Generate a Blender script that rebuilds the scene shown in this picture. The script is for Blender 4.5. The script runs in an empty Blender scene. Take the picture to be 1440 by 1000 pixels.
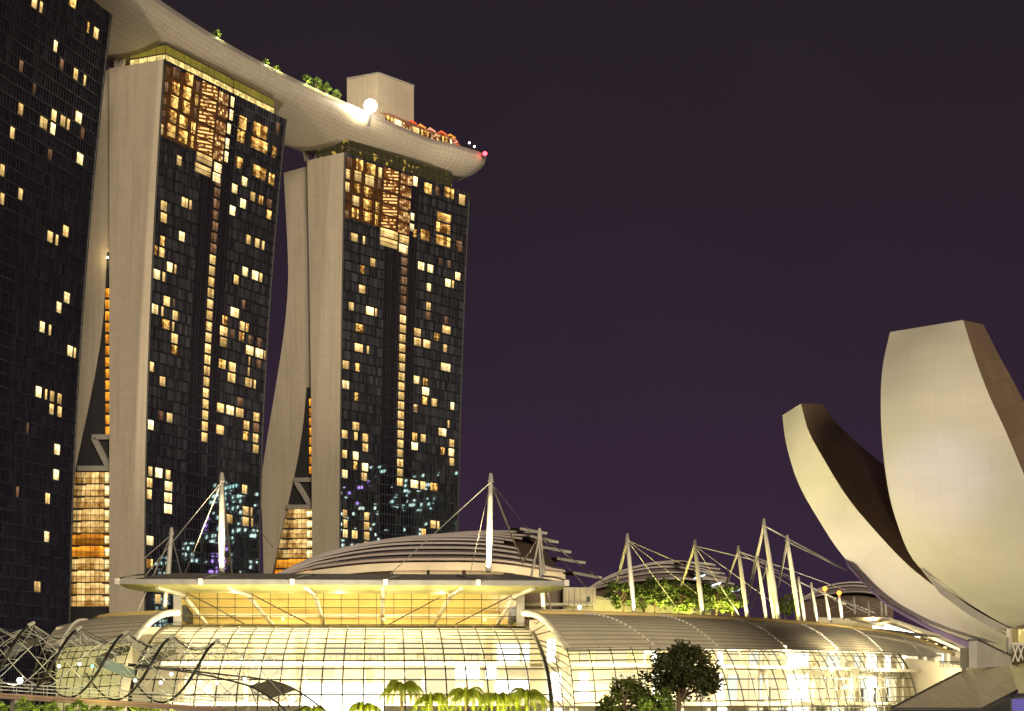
import bpy, math, random
from mathutils import Vector as V
random.seed(7)
R = math.radians
S = bpy.context.scene
COL = S.collection

# ------------------------------------------------------------------ camera
F, CX, HZ, H = 2800.0, 720.0, 985.0, 6.0
cam = bpy.data.cameras.new('camera')
cam.sensor_width = 36.0
cam.lens = F / 1440 * 36
cam.shift_y = (HZ - 500) / 1440
cam.clip_end = 6000
co = bpy.data.objects.new('camera', cam)
co.location = (0, 0, H)
co.rotation_euler = (R(90), 0, 0)
COL.objects.link(co)
S.camera = co
S.cycles.use_denoising = True
S.cycles.max_bounces = 6
S.cycles.sample_clamp_indirect = 6
S.view_settings.view_transform = 'Standard'
S.view_settings.look = 'None'
S.view_settings.exposure = 0
S.view_settings.gamma = 1

# ------------------------------------------------------------------ night sky
w = bpy.data.worlds.new('World'); S.world = w; w.use_nodes = True
nt = w.node_tree; nt.nodes.clear()
o_ = nt.nodes.new('ShaderNodeOutputWorld'); b_ = nt.nodes.new('ShaderNodeBackground')
tc = nt.nodes.new('ShaderNodeTexCoord'); sx = nt.nodes.new('ShaderNodeSeparateXYZ'); rp = nt.nodes.new('ShaderNodeValToRGB')
nt.links.new(tc.outputs['Generated'], sx.inputs[0]); nt.links.new(sx.outputs['Z'], rp.inputs[0])
nt.links.new(rp.outputs[0], b_.inputs[0]); nt.links.new(b_.outputs[0], o_.inputs[0])
cr = rp.color_ramp
cr.elements[0].position = 0.0; cr.elements[0].color = (.043, .0225, .050, 1)
cr.elements[1].position = .36; cr.elements[1].color = (.0195, .0138, .0178, 1)
e = cr.elements.new(.09); e.color = (.034, .0185, .038, 1)
e = cr.elements.new(.2); e.color = (.0255, .0155, .0265, 1)
nz_ = nt.nodes.new('ShaderNodeTexNoise'); nz_.inputs['Scale'].default_value = 5; nz_.inputs['Detail'].default_value = 5
mr_ = nt.nodes.new('ShaderNodeMapRange'); mr_.inputs[3].default_value = .80; mr_.inputs[4].default_value = 1.2
nt.links.new(tc.outputs['Generated'], nz_.inputs['Vector']); nt.links.new(nz_.outputs['Fac'], mr_.inputs[0]); nt.links.new(mr_.outputs[0], b_.inputs[1])

# soft city glow that washes over everything from the bay side
sun = bpy.data.lights.new('city_glow', 'SUN'); sun.energy = 2.55; sun.angle = R(20); sun.color = (1, .86, .63)
so = bpy.data.objects.new('city_glow', sun); COL.objects.link(so)
so.rotation_euler = V((-.26, 1, -.17)).to_track_quat('-Z', 'Y').to_euler()

def spot(loc, aim, power, col, size=60, blend=.6, rad=.5):
    l = bpy.data.lights.new('flood_light', 'SPOT'); l.energy = power; l.color = col
    l.spot_size = R(size); l.spot_blend = blend; l.shadow_soft_size = rad
    o = bpy.data.objects.new('flood_light', l); COL.objects.link(o); o.location = loc
    o.rotation_euler = (V(aim) - V(loc)).to_track_quat('-Z', 'Y').to_euler()
    return o
def point(loc, power, col, rad=.5):
    l = bpy.data.lights.new('lamp_light', 'POINT'); l.energy = power; l.color = col; l.shadow_soft_size = rad
    o = bpy.data.objects.new('lamp_light', l); COL.objects.link(o); o.location = loc
    return o

# ------------------------------------------------------------------ helpers
def P(px, py, d):
    return V(((px - CX) / F * d, d, H + (HZ - py) / F * d))
def plane_hit(px, py, p0, n):
    r = V(((px - CX) / F, 1, (HZ - py) / F))
    k = (V(p0) - V((0, 0, H))).dot(V(n)) / r.dot(V(n))
    return V((0, 0, H)) + r * k
def cat(pts, t):
    n = len(pts) - 1
    x = min(max(t, 0), 1) * n
    i = min(int(x), n - 1); f = x - i
    p1, p2 = V(pts[i]), V(pts[i + 1])
    p0 = V(pts[i - 1]) if i else p1 * 2 - p2
    p3 = V(pts[i + 2]) if i + 2 <= n else p2 * 2 - p1
    return .5 * ((2 * p1) + (p2 - p0) * f + (2 * p0 - 5 * p1 + 4 * p2 - p3) * f * f + (3 * p1 - p0 - 3 * p2 + p3) * f ** 3)
def smooth(pts, n):
    return [cat(pts, i / n) for i in range(n + 1)]
def resample(pts, step=None, n=None):
    L = [0]
    for a, b in zip(pts, pts[1:]): L.append(L[-1] + (V(b) - V(a)).length)
    n = n or max(1, round(L[-1] / step))
    out = []; j = 0
    for i in range(n + 1):
        s = L[-1] * i / n
        while j < len(L) - 2 and L[j + 1] < s: j += 1
        f = (s - L[j]) / max(L[j + 1] - L[j], 1e-9)
        out.append(V(pts[j]).lerp(V(pts[j + 1]), f))
    return out

class MB:
    def __init__(s): s.v = []; s.f = []; s.uv = []; s.sm = []
    def face(s, pts, uv=None, smooth=False):
        i = len(s.v); s.v += [tuple(p) for p in pts]; s.f.append(tuple(range(i, i + len(pts))))
        s.uv.append(uv or [(0, 0), (1, 0), (1, 1), (0, 1)][:len(pts)] if len(pts) <= 4 else (uv or [(0, 0)] * len(pts)))
        s.sm.append(smooth); return s
    def grid(s, rows, uvs=None, smooth=True):
        base = len(s.v); m = len(rows[0])
        for r in rows: s.v += [tuple(p) for p in r]
        for i in range(len(rows) - 1):
            for j in range(m - 1):
                s.f.append((base + i * m + j, base + i * m + j + 1, base + (i + 1) * m + j + 1, base + (i + 1) * m + j))
                if uvs: s.uv.append([uvs[i][j], uvs[i][j + 1], uvs[i + 1][j + 1], uvs[i + 1][j]])
                else: s.uv.append([(j, i), (j + 1, i), (j + 1, i + 1), (j, i + 1)])
                s.sm.append(smooth)
        return s
    def hexa(s, a, b):     # two quads, bottom a and top b, same winding
        for q in ((a[3], a[2], a[1], a[0]), (b[0], b[1], b[2], b[3])): s.face(q)
        for i in range(4):
            j = (i + 1) % 4; s.face((a[i], a[j], b[j], b[i]))
        return s
    def box(s, c, sx, sy, sz, ax=(1, 0, 0)):   # c = centre of base, ax = direction of sx
        c = V(c); a = V(ax).normalized(); b = V((-a.y, a.x, 0)).normalized(); z = V((0, 0, sz))
        q = [c - a * sx / 2 - b * sy / 2, c + a * sx / 2 - b * sy / 2, c + a * sx / 2 + b * sy / 2, c - a * sx / 2 + b * sy / 2]
        return s.hexa(q, [p + z for p in q])
    def bar(s, p, q, w, h, up=(0, 0, 1)):
        p, q = V(p), V(q); d = (q - p).normalized(); x = d.cross(V(up)).normalized() * w / 2; y = x.cross(d).normalized() * h / 2
        c = lambda o: [o - x - y, o + x - y, o + x + y, o - x + y]
        return s.hexa(c(p), c(q))
    def tube(s, pts, r, n=6, cap=True):
        pts = [V(p) for p in pts]; m = len(pts)
        rr = r if isinstance(r, (list, tuple)) else [r] * m
        base = len(s.v); up = V((0.123, .2, .97))
        for i, p in enumerate(pts):
            d = (pts[min(i + 1, m - 1)] - pts[max(i - 1, 0)]).normalized()
            x = d.cross(up)
            if x.length < .05: x = d.cross(V((1, 0, 0)))
            x.normalize(); y = x.cross(d)
            for k in range(n):
                a = 2 * math.pi * k / n
                s.v.append(tuple(p + (x * math.cos(a) + y * math.sin(a)) * rr[i]))
        for i in range(m - 1):
            for k in range(n):
                k2 = (k + 1) % n
                s.f.append((base + i * n + k, base + i * n + k2, base + (i + 1) * n + k2, base + (i + 1) * n + k))
                s.uv.append([(k / n, i), (k / n + 1 / n, i), (k / n + 1 / n, i + 1), (k / n, i + 1)]); s.sm.append(True)
        if cap:
            for e_ in (0, m - 1):
                s.f.append(tuple(base + e_ * n + k for k in range(n))); s.uv.append([(0, 0)] * n); s.sm.append(False)
        return s
    def ball(s, c, r, n=8):
        rows = [[V(c) + V((math.sin(a) * math.cos(b), math.sin(a) * math.sin(b), math.cos(a))) * r
                 for b in [2 * math.pi * j / n for j in range(n + 1)]] for a in [math.pi * i / (n // 2) for i in range(n // 2 + 1)]]
        return s.grid(rows)
    def build(s, name, m, parent=None, **tags):
        me = bpy.data.meshes.new(name); me.from_pydata(s.v, [], s.f)
        ul = me.uv_layers.new(name='UVMap')
        flat = []
        for u in s.uv:
            for q in u: flat += [q[0], q[1]]
        ul.data.foreach_set('uv', flat)
        me.polygons.foreach_set('use_smooth', s.sm)
        me.materials.append(m); me.update()
        o = bpy.data.objects.new(name, me); COL.objects.link(o)
        if parent:
            o.parent = parent; o.matrix_parent_inverse = parent.matrix_basis.inverted()
        for k, v_ in tags.items(): o[k] = v_
        return o

def thing(name, label, category, loc, group=None):
    o = bpy.data.objects.new(name, None); COL.objects.link(o); o.location = loc
    o.empty_display_size = .5
    o['label'] = label; o['category'] = category
    if group: o['group'] = group
    return o

# ------------------------------------------------------------------ materials
def lamp_(name, col, k): return G(name).emit(col, k)
class G:
    """tiny node-graph helper"""
    def __init__(s, name):
        s.m = bpy.data.materials.new(name); s.m.use_nodes = True; s.t = s.m.node_tree; s.t.nodes.clear()
        s.out = s.t.nodes.new('ShaderNodeOutputMaterial')
    def n(s, ty, **kw):
        nd = s.t.nodes.new('ShaderNode' + ty)
        for k, v_ in kw.items(): setattr(nd, k, v_)
        return nd
    def put(s, sock, v_):
        if isinstance(v_, bpy.types.NodeSocket): s.t.links.new(v_, sock)
        else: sock.default_value = v_
    def math(s, op, a, b=0.0, c=None):
        nd = s.n('Math', operation=op); s.put(nd.inputs[0], a); s.put(nd.inputs[1], b)
        if c is not None: s.put(nd.inputs[2], c)
        return nd.outputs[0]
    def mix(s, f, a, b):
        nd = s.n('MixRGB'); s.put(nd.inputs[0], f)
        for i, q in ((1, a), (2, b)): s.put(nd.inputs[i], q if isinstance(q, bpy.types.NodeSocket) else (*q, 1))
        return nd.outputs[0]
    def uv(s):
        nd = s.n('UVMap'); sp = s.n('SeparateXYZ'); s.t.links.new(nd.outputs[0], sp.inputs[0]); return sp.outputs[0], sp.outputs[1]
    def obj(s):
        return s.n('NewGeometry').outputs['Position']
    def noise(s, scale, detail=3, vec=None, out='Fac'):
        nd = s.n('TexNoise'); nd.inputs['Scale'].default_value = scale; nd.inputs['Detail'].default_value = detail
        s.t.links.new(vec or s.obj(), nd.inputs['Vector']); return nd.outputs[out]
    def white(s, x, y, z=0.0):
        c = s.n('CombineXYZ'); s.put(c.inputs[0], x); s.put(c.inputs[1], y); s.put(c.inputs[2], z)
        nd = s.n('TexWhiteNoise'); s.t.links.new(c.outputs[0], nd.inputs['Vector']); return nd.outputs['Value']
    def line(s, x, period, width):       # 1 on a line of the given width every period
        f = s.math('FRACT', s.math('DIVIDE', x, period)); return s.math('LESS_THAN', f, width / period)
    def principled(s, col, rough=.6, metal=0.0, spec=.5, bump=None, bstr=.2):
        b = s.n('BsdfPrincipled'); s.put(b.inputs['Base Color'], col if isinstance(col, bpy.types.NodeSocket) else (*col, 1))
        s.put(b.inputs['Roughness'], rough); s.put(b.inputs['Metallic'], metal); b.inputs['Specular IOR Level'].default_value = spec
        if bump is not None:
            bp = s.n('Bump'); bp.inputs['Strength'].default_value = bstr; s.t.links.new(bump, bp.inputs['Height']); s.t.links.new(bp.outputs[0], b.inputs['Normal'])
        s.t.links.new(b.outputs[0], s.out.inputs[0]); return s.m
    def emit(s, col, k):
        e_ = s.n('Emission'); s.put(e_.inputs[0], col if isinstance(col, bpy.types.NodeSocket) else (*col, 1)); s.put(e_.inputs[1], k)
        s.t.links.new(e_.outputs[0], s.out.inputs[0]); return s.m

def plain(name, col, rough=.6, metal=0., var=.18, scale=.6, spec=.4):
    g = G(name); f = g.noise(scale, 5)
    return g.principled(g.mix(f, [c * (1 - var) for c in col], [min(1, c * (1 + var)) for c in col]), rough, metal, spec, bump=g.noise(scale * 6, 3), bstr=.08)
def paneled(name, col, pu, pv, lw, dark=.55, rough=.55, var=.1, streak=1.1):
    """cladding: panel joints in metres of UV, each panel a hair different"""
    g = G(name); u, v_ = g.uv()
    ln = g.math('MAXIMUM', g.line(u, pu, lw), g.line(v_, pv, lw))
    cell = g.white(g.math('FLOOR', g.math('DIVIDE', u, pu)), g.math('FLOOR', g.math('DIVIDE', v_, pv)))
    f = g.math('ADD', g.math('MULTIPLY', cell, .5), g.math('MULTIPLY', g.noise(.08, 5), .5))
    c = g.mix(f, [q * (1 - var) for q in col], [q * (1 + var) for q in col])
    c3 = g.n('CombineXYZ'); g.put(c3.inputs[0], g.math('MULTIPLY', u, .55)); g.put(c3.inputs[1], g.math('MULTIPLY', v_, .035))   # rain streaks
    stn = g.math('MULTIPLY', g.math('MAXIMUM', 0.0, g.math('SUBTRACT', g.noise(1.0, 5, c3.outputs[0]), .47)), streak)
    c = g.mix(stn, c, (col[0] * .45, col[1] * .43, col[2] * .40))
    c = g.mix(g.math('MULTIPLY', ln, 1 - dark), c, (col[0] * .25, col[1] * .25, col[2] * .25))
    return g.principled(c, rough, 0, .4)

M = {}
M['wall'] = paneled('tower_cladding', (.515, .435, .335), 2.4, 1.2, .10, .88, var=.07)
M['hull'] = paneled('hull_cladding', (.50, .43, .335), 2.0, 2.2, .15, .42, rough=.42, var=.07, streak=.6)
M['museum'] = paneled('museum_cladding', (.62, .57, .46), 2.2, 3.1, .05, .86, rough=.6, var=.06, streak=.0)
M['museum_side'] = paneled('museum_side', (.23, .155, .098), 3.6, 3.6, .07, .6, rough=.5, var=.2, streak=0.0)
M['concrete'] = plain('concrete', (.34, .31, .27), .8)
M['dark'] = plain('dark_metal', (.035, .033, .034), .5)
M['ledge'] = plain('ledge_metal', (.014, .013, .015), .5)
M['steel'] = plain('painted_steel', (.60, .56, .48), .45)
M['cream'] = plain('cream_plaster', (.62, .56, .42), .8, var=.1)
M['cable'] = plain('cable_steel', (.42, .38, .33), .4)
M['mullion'] = plain('mullion_bronze', (.06, .05, .028), .5)
M['gutter'] = plain('gutter_lit_yellow', (.72, .55, .22), .6)  # yellow stands in for lamplight along the cream roof edge
M['asphalt'] = plain('paving', (.10, .095, .09), .9)
M['trunk'] = plain('bark', (.16, .11, .07), .9, scale=4)
M['leafdark'] = plain('leaf_dark', (.050, .055, .016), .6, var=.5, scale=1.2)
M['leaflit'] = plain('leaf_green', (.12, .17, .035), .6, var=.5, scale=1.2)
M['leafterr'] = plain('leaf_terrace', (.085, .12, .022), .6, var=.6, scale=1.4)
M['palm'] = plain('palm_leaf', (.20, .235, .020), .5, var=.4, scale=2)
M['helix_dark'] = plain('helix_dark_steel', (.030, .026, .022), .35, .4)
M['helix_steel'] = plain('helix_stainless', (.62, .59, .50), .4, .3)
M['teal'] = plain('teal_glass', (.20, .26, .27), .2)
M['helix_mesh'] = plain('helix_canopy', (.065, .052, .036), .5)

def window_mat(name, a, b, k, contrast=False):
    g = G(name); u, v_ = g.uv()
    rnd = g.n('ObjectInfo').outputs['Random']
    bars = g.white(g.math('FLOOR', g.math('MULTIPLY', u, 4.0)), rnd)
    c3 = g.n('CombineXYZ'); g.put(c3.inputs[0], g.math('ADD', u, g.math('MULTIPLY', rnd, 50))); g.put(c3.inputs[1], g.math('MULTIPLY', v_, 1.3)); g.put(c3.inputs[2], rnd)
    nz = g.noise(2.6, 3, c3.outputs[0])
    f = g.math('ADD', g.math('MULTIPLY', bars, .45), g.math('MULTIPLY', g.math('SUBTRACT', nz, .25), 1.15))
    mu = g.math('MULTIPLY', g.math('GREATER_THAN', g.math('ABSOLUTE', g.math('SUBTRACT', u, .5)), .455), .8)
    if contrast: f = g.math('MAXIMUM', 0.0, g.math('MULTIPLY', g.math('SUBTRACT', f, .34), 2.3))
    col = g.mix(f, b, a)
    st = g.math('MULTIPLY', g.math('MULTIPLY', g.math('SUBTRACT', 1.0, mu), g.math('ADD', .5, g.math('MULTIPLY', g.math('POWER', v_, 1.6), .95))), g.math('MULTIPLY', g.math('ADD', g.math('MULTIPLY', f, 1.2), .25), g.math('MULTIPLY', g.math('ADD', g.math('MULTIPLY', rnd, .7), .6), k)))
    return g.emit(col, st)
M['W'] = window_mat('window_warm', (1, .72, .30), (.85, .45, .11), 1.4)
M['X'] = window_mat('window_bright', (1, .86, .46), (1, .64, .20), 2.5)
M['Gd'] = window_mat('window_gold', (1, .62, .17), (.50, .19, .035), 1.5, True)
M['D'] = window_mat('window_dim', (.62, .34, .17), (.25, .11, .05), .55)
M['O'] = window_mat('window_orange', (1, .42, .04), (.75, .2, .01), 1.3)
def stair_mat():
    g = G('stair_window'); u, v_ = g.uv(); rnd = g.n('ObjectInfo').outputs['Random']
    s = g.math('FRACT', g.math('ADD', g.math('MULTIPLY', v_, 3.0), g.math('ADD', rnd, g.math('MULTIPLY', u, -1.1))))
    st = g.math('LESS_THAN', s, .46)
    cut = g.math('GREATER_THAN', g.white(g.math('FLOOR', g.math('MULTIPLY', u, 7)), g.math('FLOOR', g.math('MULTIPLY', v_, 3)), rnd), .28)
    st = g.math('MULTIPLY', st, cut)
    return g.emit(g.mix(st, (.26, .085, .022), (1, .60, .20)), g.math('ADD', .75, g.math('MULTIPLY', st, .75)))
M['St'] = stair_mat()
def lounge_mat():
    g = G('lounge_window'); u, v_ = g.uv(); rnd = g.n('ObjectInfo').outputs['Random']
    c = g.white(g.math('FLOOR', g.math('MULTIPLY', u, 5)), g.math('FLOOR', g.math('MULTIPLY', v_, 4)), rnd)
    hi = g.math('POWER', c, 2.6)
    bar = g.math('MAXIMUM', g.line(u, .2, .035), g.line(v_, .5, .05))
    return g.emit(g.mix(bar, g.mix(hi, (.26, .085, .022), (1, .62, .24)), (.05, .018, .006)), g.math('ADD', .75, g.math('MULTIPLY', hi, .9)))
M['Rd'] = lounge_mat()
def suite_mat():
    g = G('suite_backdrop'); u, v_ = g.uv(); nz = g.noise(.5, 4)
    return g.emit(g.mix(nz, (.012, .006, .004), (.13, .05, .014)), 1.0)
M['suite'] = suite_mat()
def sky_lobby():
    g = G('lit_lobby'); u, v_ = g.uv()
    ln = g.line(u, 3.2, .22)
    low = g.math('LESS_THAN', v_, 2.5); spots = g.math('GREATER_THAN', g.noise(.55, 3), .50)
    c = g.mix(g.math('MULTIPLY', low, g.math('ADD', .45, g.math('MULTIPLY', spots, .55))), g.mix(g.noise(.2, 2), (.10, .08, .012), (.34, .26, .04)), (1.3, .95, .34))
    return g.emit(g.mix(g.math('MULTIPLY', ln, .8), c, (.05, .035, .01)), 1.0)
M['lobby'] = sky_lobby()
def facade_mat(name, shafts, k=1.0):
    g = G(name); u, v_ = g.uv()
    fl = g.line(v_, 3.45, .55); mu = g.line(u, 1.55, .24); bay = g.line(u, 4.65, .42)
    cell = g.white(g.math('FLOOR', g.math('DIVIDE', u, 1.55)), g.math('FLOOR', g.math('DIVIDE', v_, 3.45)))
    cell2 = g.white(g.math('FLOOR', g.math('DIVIDE', u, .52)), g.math('FLOOR', g.math('DIVIDE', v_, 3.45)), 3.0)
    cur = g.math('ADD', g.math('MULTIPLY', g.math('POWER', cell, 2.2), .6), g.math('MULTIPLY', cell2, .4))
    col = g.mix(cur, (.009 * k, .009 * k, .012 * k), (.058 * k, .058 * k, .064 * k))
    inside = 0.0
    for a, b in shafts:
        z = g.math('MULTIPLY', g.math('GREATER_THAN', u, a), g.math('LESS_THAN', u, b))
        inside = g.math('MAXIMUM', inside, z)
    col = g.mix(inside, col, (.012, .010, .013))
    col = g.mix(g.math('MULTIPLY', mu, .65), col, (.045, .041, .040))
    col = g.mix(g.math('MULTIPLY', fl, g.math('SUBTRACT', 1.0, inside)), col, (.006, .0055, .006))
    col = g.mix(g.math('MULTIPLY', bay, .9), col, (.012, .011, .012))
    edge = g.math('MAXIMUM', fl, mu)
    return g.principled(col, g.math('ADD', .02, g.math('MULTIPLY', edge, .4)), 0, .6, bump=g.noise(.35, 2), bstr=.05)
M['facade'] = facade_mat('tower_curtain_wall', ((22.5, 30.8), (34.2, 40.5)))
M['facade_near'] = facade_mat('near_tower_curtain_wall', ((14, 17), (25, 33)), .6)
def glass(name, tint=(.93, .95, .90), refl=.07):
    g = G(name); t = g.n('BsdfTransparent'); t.inputs[0].default_value = (*tint, 1)
    gl = g.n('BsdfGlossy'); gl.inputs['Roughness'].default_value = .05; gl.inputs[0].default_value = (.9, .9, .9, 1)
    mx = g.n('MixShader'); mx.inputs[0].default_value = refl
    g.t.links.new(t.outputs[0], mx.inputs[1]); g.t.links.new(gl.outputs[0], mx.inputs[2]); g.t.links.new(mx.outputs[0], g.out.inputs[0]); return g.m
M['glass'] = glass('clear_glass', refl=.02)
M['olive_glass'] = glass('olive_glass', (.72, .78, .60), .05)
def roofing(name, col, pv, lw, dark=.5):
    g = G(name); u, v_ = g.uv()
    f = g.math('FRACT', g.math('DIVIDE', v_, pv)); ln = g.math('LESS_THAN', f, lw / pv)
    c = g.mix(g.noise(.15, 5), [q * .8 for q in col], [q * 1.2 for q in col])
    c = g.mix(g.math('MULTIPLY', ln, 1 - dark), c, [q * .2 for q in col])
    c = g.mix(g.math('MULTIPLY', g.line(u, 5.4, .12), .4), c, [q * .4 for q in col])
    return g.principled(c, .5, .05, .5, bump=f, bstr=.3)
M['roof'] = roofing('ribbed_roof', (.74, .66, .48), 1.25, .34)
M['louvre'] = plain('louvre_paint', (.36, .30, .28), .5)
def lamp(name, col, k): return G(name).emit(col, k)
M['lampwhite'] = lamp('lamp_white', (1, .93, .78), 9)
M['shop'] = lamp('shop_light', (1, .95, .82), 4.5)
M['shopwarm'] = lamp('shop_warm', (1, .82, .5), 1.25)
M['flood'] = lamp('flood_lens', (1, .88, .62), 100)
M['red'] = lamp('red_beacon', (1, .03, .04), 14)
M['orangelamp'] = lamp('orange_lamp', (1, .22, .02), 9)
M['purple'] = lamp('purple_screen', (.34, .26, .80), .45)
M['shoppale'] = lamp('shop_pale', (.95, .98, .88), 1.1)
M['screen'] = lamp('cool_screen', (.75, .85, 1), 2.2)
M['cool'] = lamp('cool_lamp', (.9, 1, .95), 10)
M['green'] = lamp('green_lamp', (.15, 1, .45), 5)

# ------------------------------------------------------------------ ground
gm = MB().face([(-3000, -500, 0), (3000, -500, 0), (3000, 5000, 0), (-3000, 5000, 0)], [(0, 0), (1, 0), (1, 1), (0, 1)])
gm.build('ground', M['asphalt'], kind='structure')

# ------------------------------------------------------------------ hotel towers
ZT = 196.0
class Tower:
    """curtain-walled bay slab with a curved facade; u runs along the facade, z up"""
    def __init__(s, near, far, shn, shf, v0, p, thick, bk=0.0):
        s.bk = bk
        s.n0, s.f0 = V((*near, 0)), V((*far, 0)); s.L = (s.f0 - s.n0).length
        s.a = (s.f0 - s.n0).normalized(); s.n = V((s.a.y, -s.a.x, 0)); s.shn, s.shf, s.v0, s.p, s.th = shn, shf, v0, p, thick
    def shift(s, u, z):
        v_ = min(1, z / ZT); q = max(0, (v_ - s.v0) / (1 - s.v0)) ** s.p
        return (s.shn * (1 - u) + s.shf * u) * (1 - q)
    def at(s, u, z, out=0.0):
        p = s.n0.lerp(s.f0, u) - s.n * (s.shift(u, z) - out); return V((p.x, p.y, z))
    def hit(s, px, py):
        r = V(((px - CX) / F, 1, (HZ - py) / F)); u, z = .5, 100.
        for _ in range(12):
            sh = s.shift(u, z); p0 = s.n0 - s.n * sh
            k = (p0 - V((0, 0, H))).dot(s.n) / r.dot(s.n)
            # facade skews a little with u: correct through the far shift
            q = V((0, 0, H)) + r * k; u = (q - s.n0).dot(s.a) / s.L; z = q.z
        return u, z

def wall_grid(fn, n, m): return [[fn(i / n, j / m) for j in range(m + 1)] for i in range(n + 1)]

def tower(name, label, T, wins, strip, suites, facade, end_leg=None, near=False):
    root = thing(name, label, 'hotel tower', (T.n0 - T.n * (T.th / 2) + T.a * T.L / 2), 'curved hotel towers in a row')
    nz, nu = 40, 12
    rows = [[T.at(j / nu, ZT * i / nz) for j in range(nu + 1)] for i in range(nz + 1)]
    uvs = [[(T.L * j / nu, ZT * i / nz) for j in range(nu + 1)] for i in range(nz + 1)]
    MB().grid(rows, uvs).build('glass_facade', facade, root)
    back = lambda u, z: V((*(T.n0.lerp(T.f0, u) - T.n * (T.th - T.bk * (T.shift(0, z) / T.shn))).xy, z))
    mb = MB()
    for u, flip in ((0, 1), (1, 0)):
        r2 = [[T.at(u, ZT * i / nz).lerp(back(u, ZT * i / nz), j / 3) for j in (range(4) if flip else range(3, -1, -1))] for i in range(nz + 1)]
        uv2 = [[(T.th * j / 3, ZT * i / nz) for j in (range(4) if flip else range(3, -1, -1))] for i in range(nz + 1)]
        mb.grid(r2, uv2, smooth=False)
    mb.grid([[back(1, ZT * i / nz), back(0, ZT * i / nz)] for i in range(nz + 1)], [[(0, ZT * i / nz), (T.L, ZT * i / nz)] for i in range(nz + 1)])
    mb.face([T.at(0, ZT), T.at(1, ZT), back(1, ZT), back(0, ZT)])
    mb.build('end_wall', M['wall'], root)
    # slim ledges on every third floor and a fin up both facade edges
    mb = MB()
    for k in range(1, 56):
        z = k * 3.45
        if z > ZT - 1: break
        a = [T.at(j / 6, z, .02) for j in range(7)]; b = [T.at(j / 6, z, .28) for j in range(7)]
        mb.grid([a, b, [q + V((0, 0, .16)) for q in b], [q + V((0, 0, .16)) for q in a]], smooth=False)
    mb.build('floor_ledges', M['ledge'], root)
    mb = MB()
    for u in (0.0, 1.0):
        mb.tube([T.at(u, ZT * i / nz, .1) for i in range(nz + 1)], .35, 4)
    mb.build('corner_fins', M['dark'], root)
    def window(nm, px, py, w_, h_, mat, snap=True):
        u, z = T.hit(px, py); u0, _ = T.hit(px - w_ / 2, py); u1, _ = T.hit(px + w_ / 2, py)
        d = T.at(u, z).y; hh = h_ / F * d
        if snap:
            z = (math.floor(z / 3.45) + .5) * 3.45 + .28; hh = 2.75
        u0, u1 = max(u0, .008), min(u1, .992)
        if u1 - u0 < .004: return
        q = [T.at(u0, z - hh / 2, .09), T.at(u1, z - hh / 2, .09), T.at(u1, z + hh / 2, .09), T.at(u0, z + hh / 2, .09)]
        MB().face(q).build(nm, M[mat], root)
    for x, y, w_, k in wins: window('window', x, y, w_, 13, k)
    if strip:
        u0, z0, z1 = strip
        k = int(z0 / 3.45)
        while k * 3.45 < z1:
            z = (k + .5) * 3.45 + .28; f = (z - z0) / (z1 - z0)
            q = [T.at(u0 + a, z + b, .06) for a, b in ((-.026, -1.35), (.026, -1.35), (.026, 1.35), (-.026, 1.35))]
            MB().face(q).build('stair_window', M['D' if f > .74 else 'W'], root); k += 1
    if suites:
        u0b, z0b, z1b = .01, ZT - 22.3, ZT - 1.2
        MB().grid([[T.at(u0b + (.50 - u0b) * j / 6, z, .025) for j in range(7)] for z in [z0b + (z1b - z0b) * q / 8 for q in range(9)]]).build('suite_glazing', M['suite'], root)
    for x, y, w_, h_, k in suites: window('suite_window', x, y, w_, h_, k, False)
    return root

def end_plane(T, back):   # plane of the near end, pushed back along the facade
    p0 = T.n0 + T.a * back
    return lambda px, py: plane_hit(px, py, p0, T.a)

def east_leg(root, T, outer, inner, length, back=3.0):
    hit = end_plane(T, back)
    o = smooth([V((*q, 0)) for q in outer], 24); i_ = smooth([V((*q, 0)) for q in inner], 24)
    A = [hit(q.x, q.y) for q in o]; B = [hit(q.x, q.y) for q in i_]
    dv = T.a * length; mb = MB()
    uv = [[((a - T.n0).dot(-T.n), a.z), ((b - T.n0).dot(-T.n), b.z)] for a, b in zip(A, B)]
    mb.grid([[a, b] for a, b in zip(A, B)], uv, smooth=False)
    mb.grid([[a, a + dv] for a in A], [[(0, a.z), (length, a.z)] for a in A])
    mb.grid([[b, b + dv] for b in B], [[(0, b.z), (length, b.z)] for b in B])
    mb.face([A[0], A[0] + dv, B[0] + dv, B[0]])
    mb.build('sloping_leg', M['wall'], root)

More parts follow.
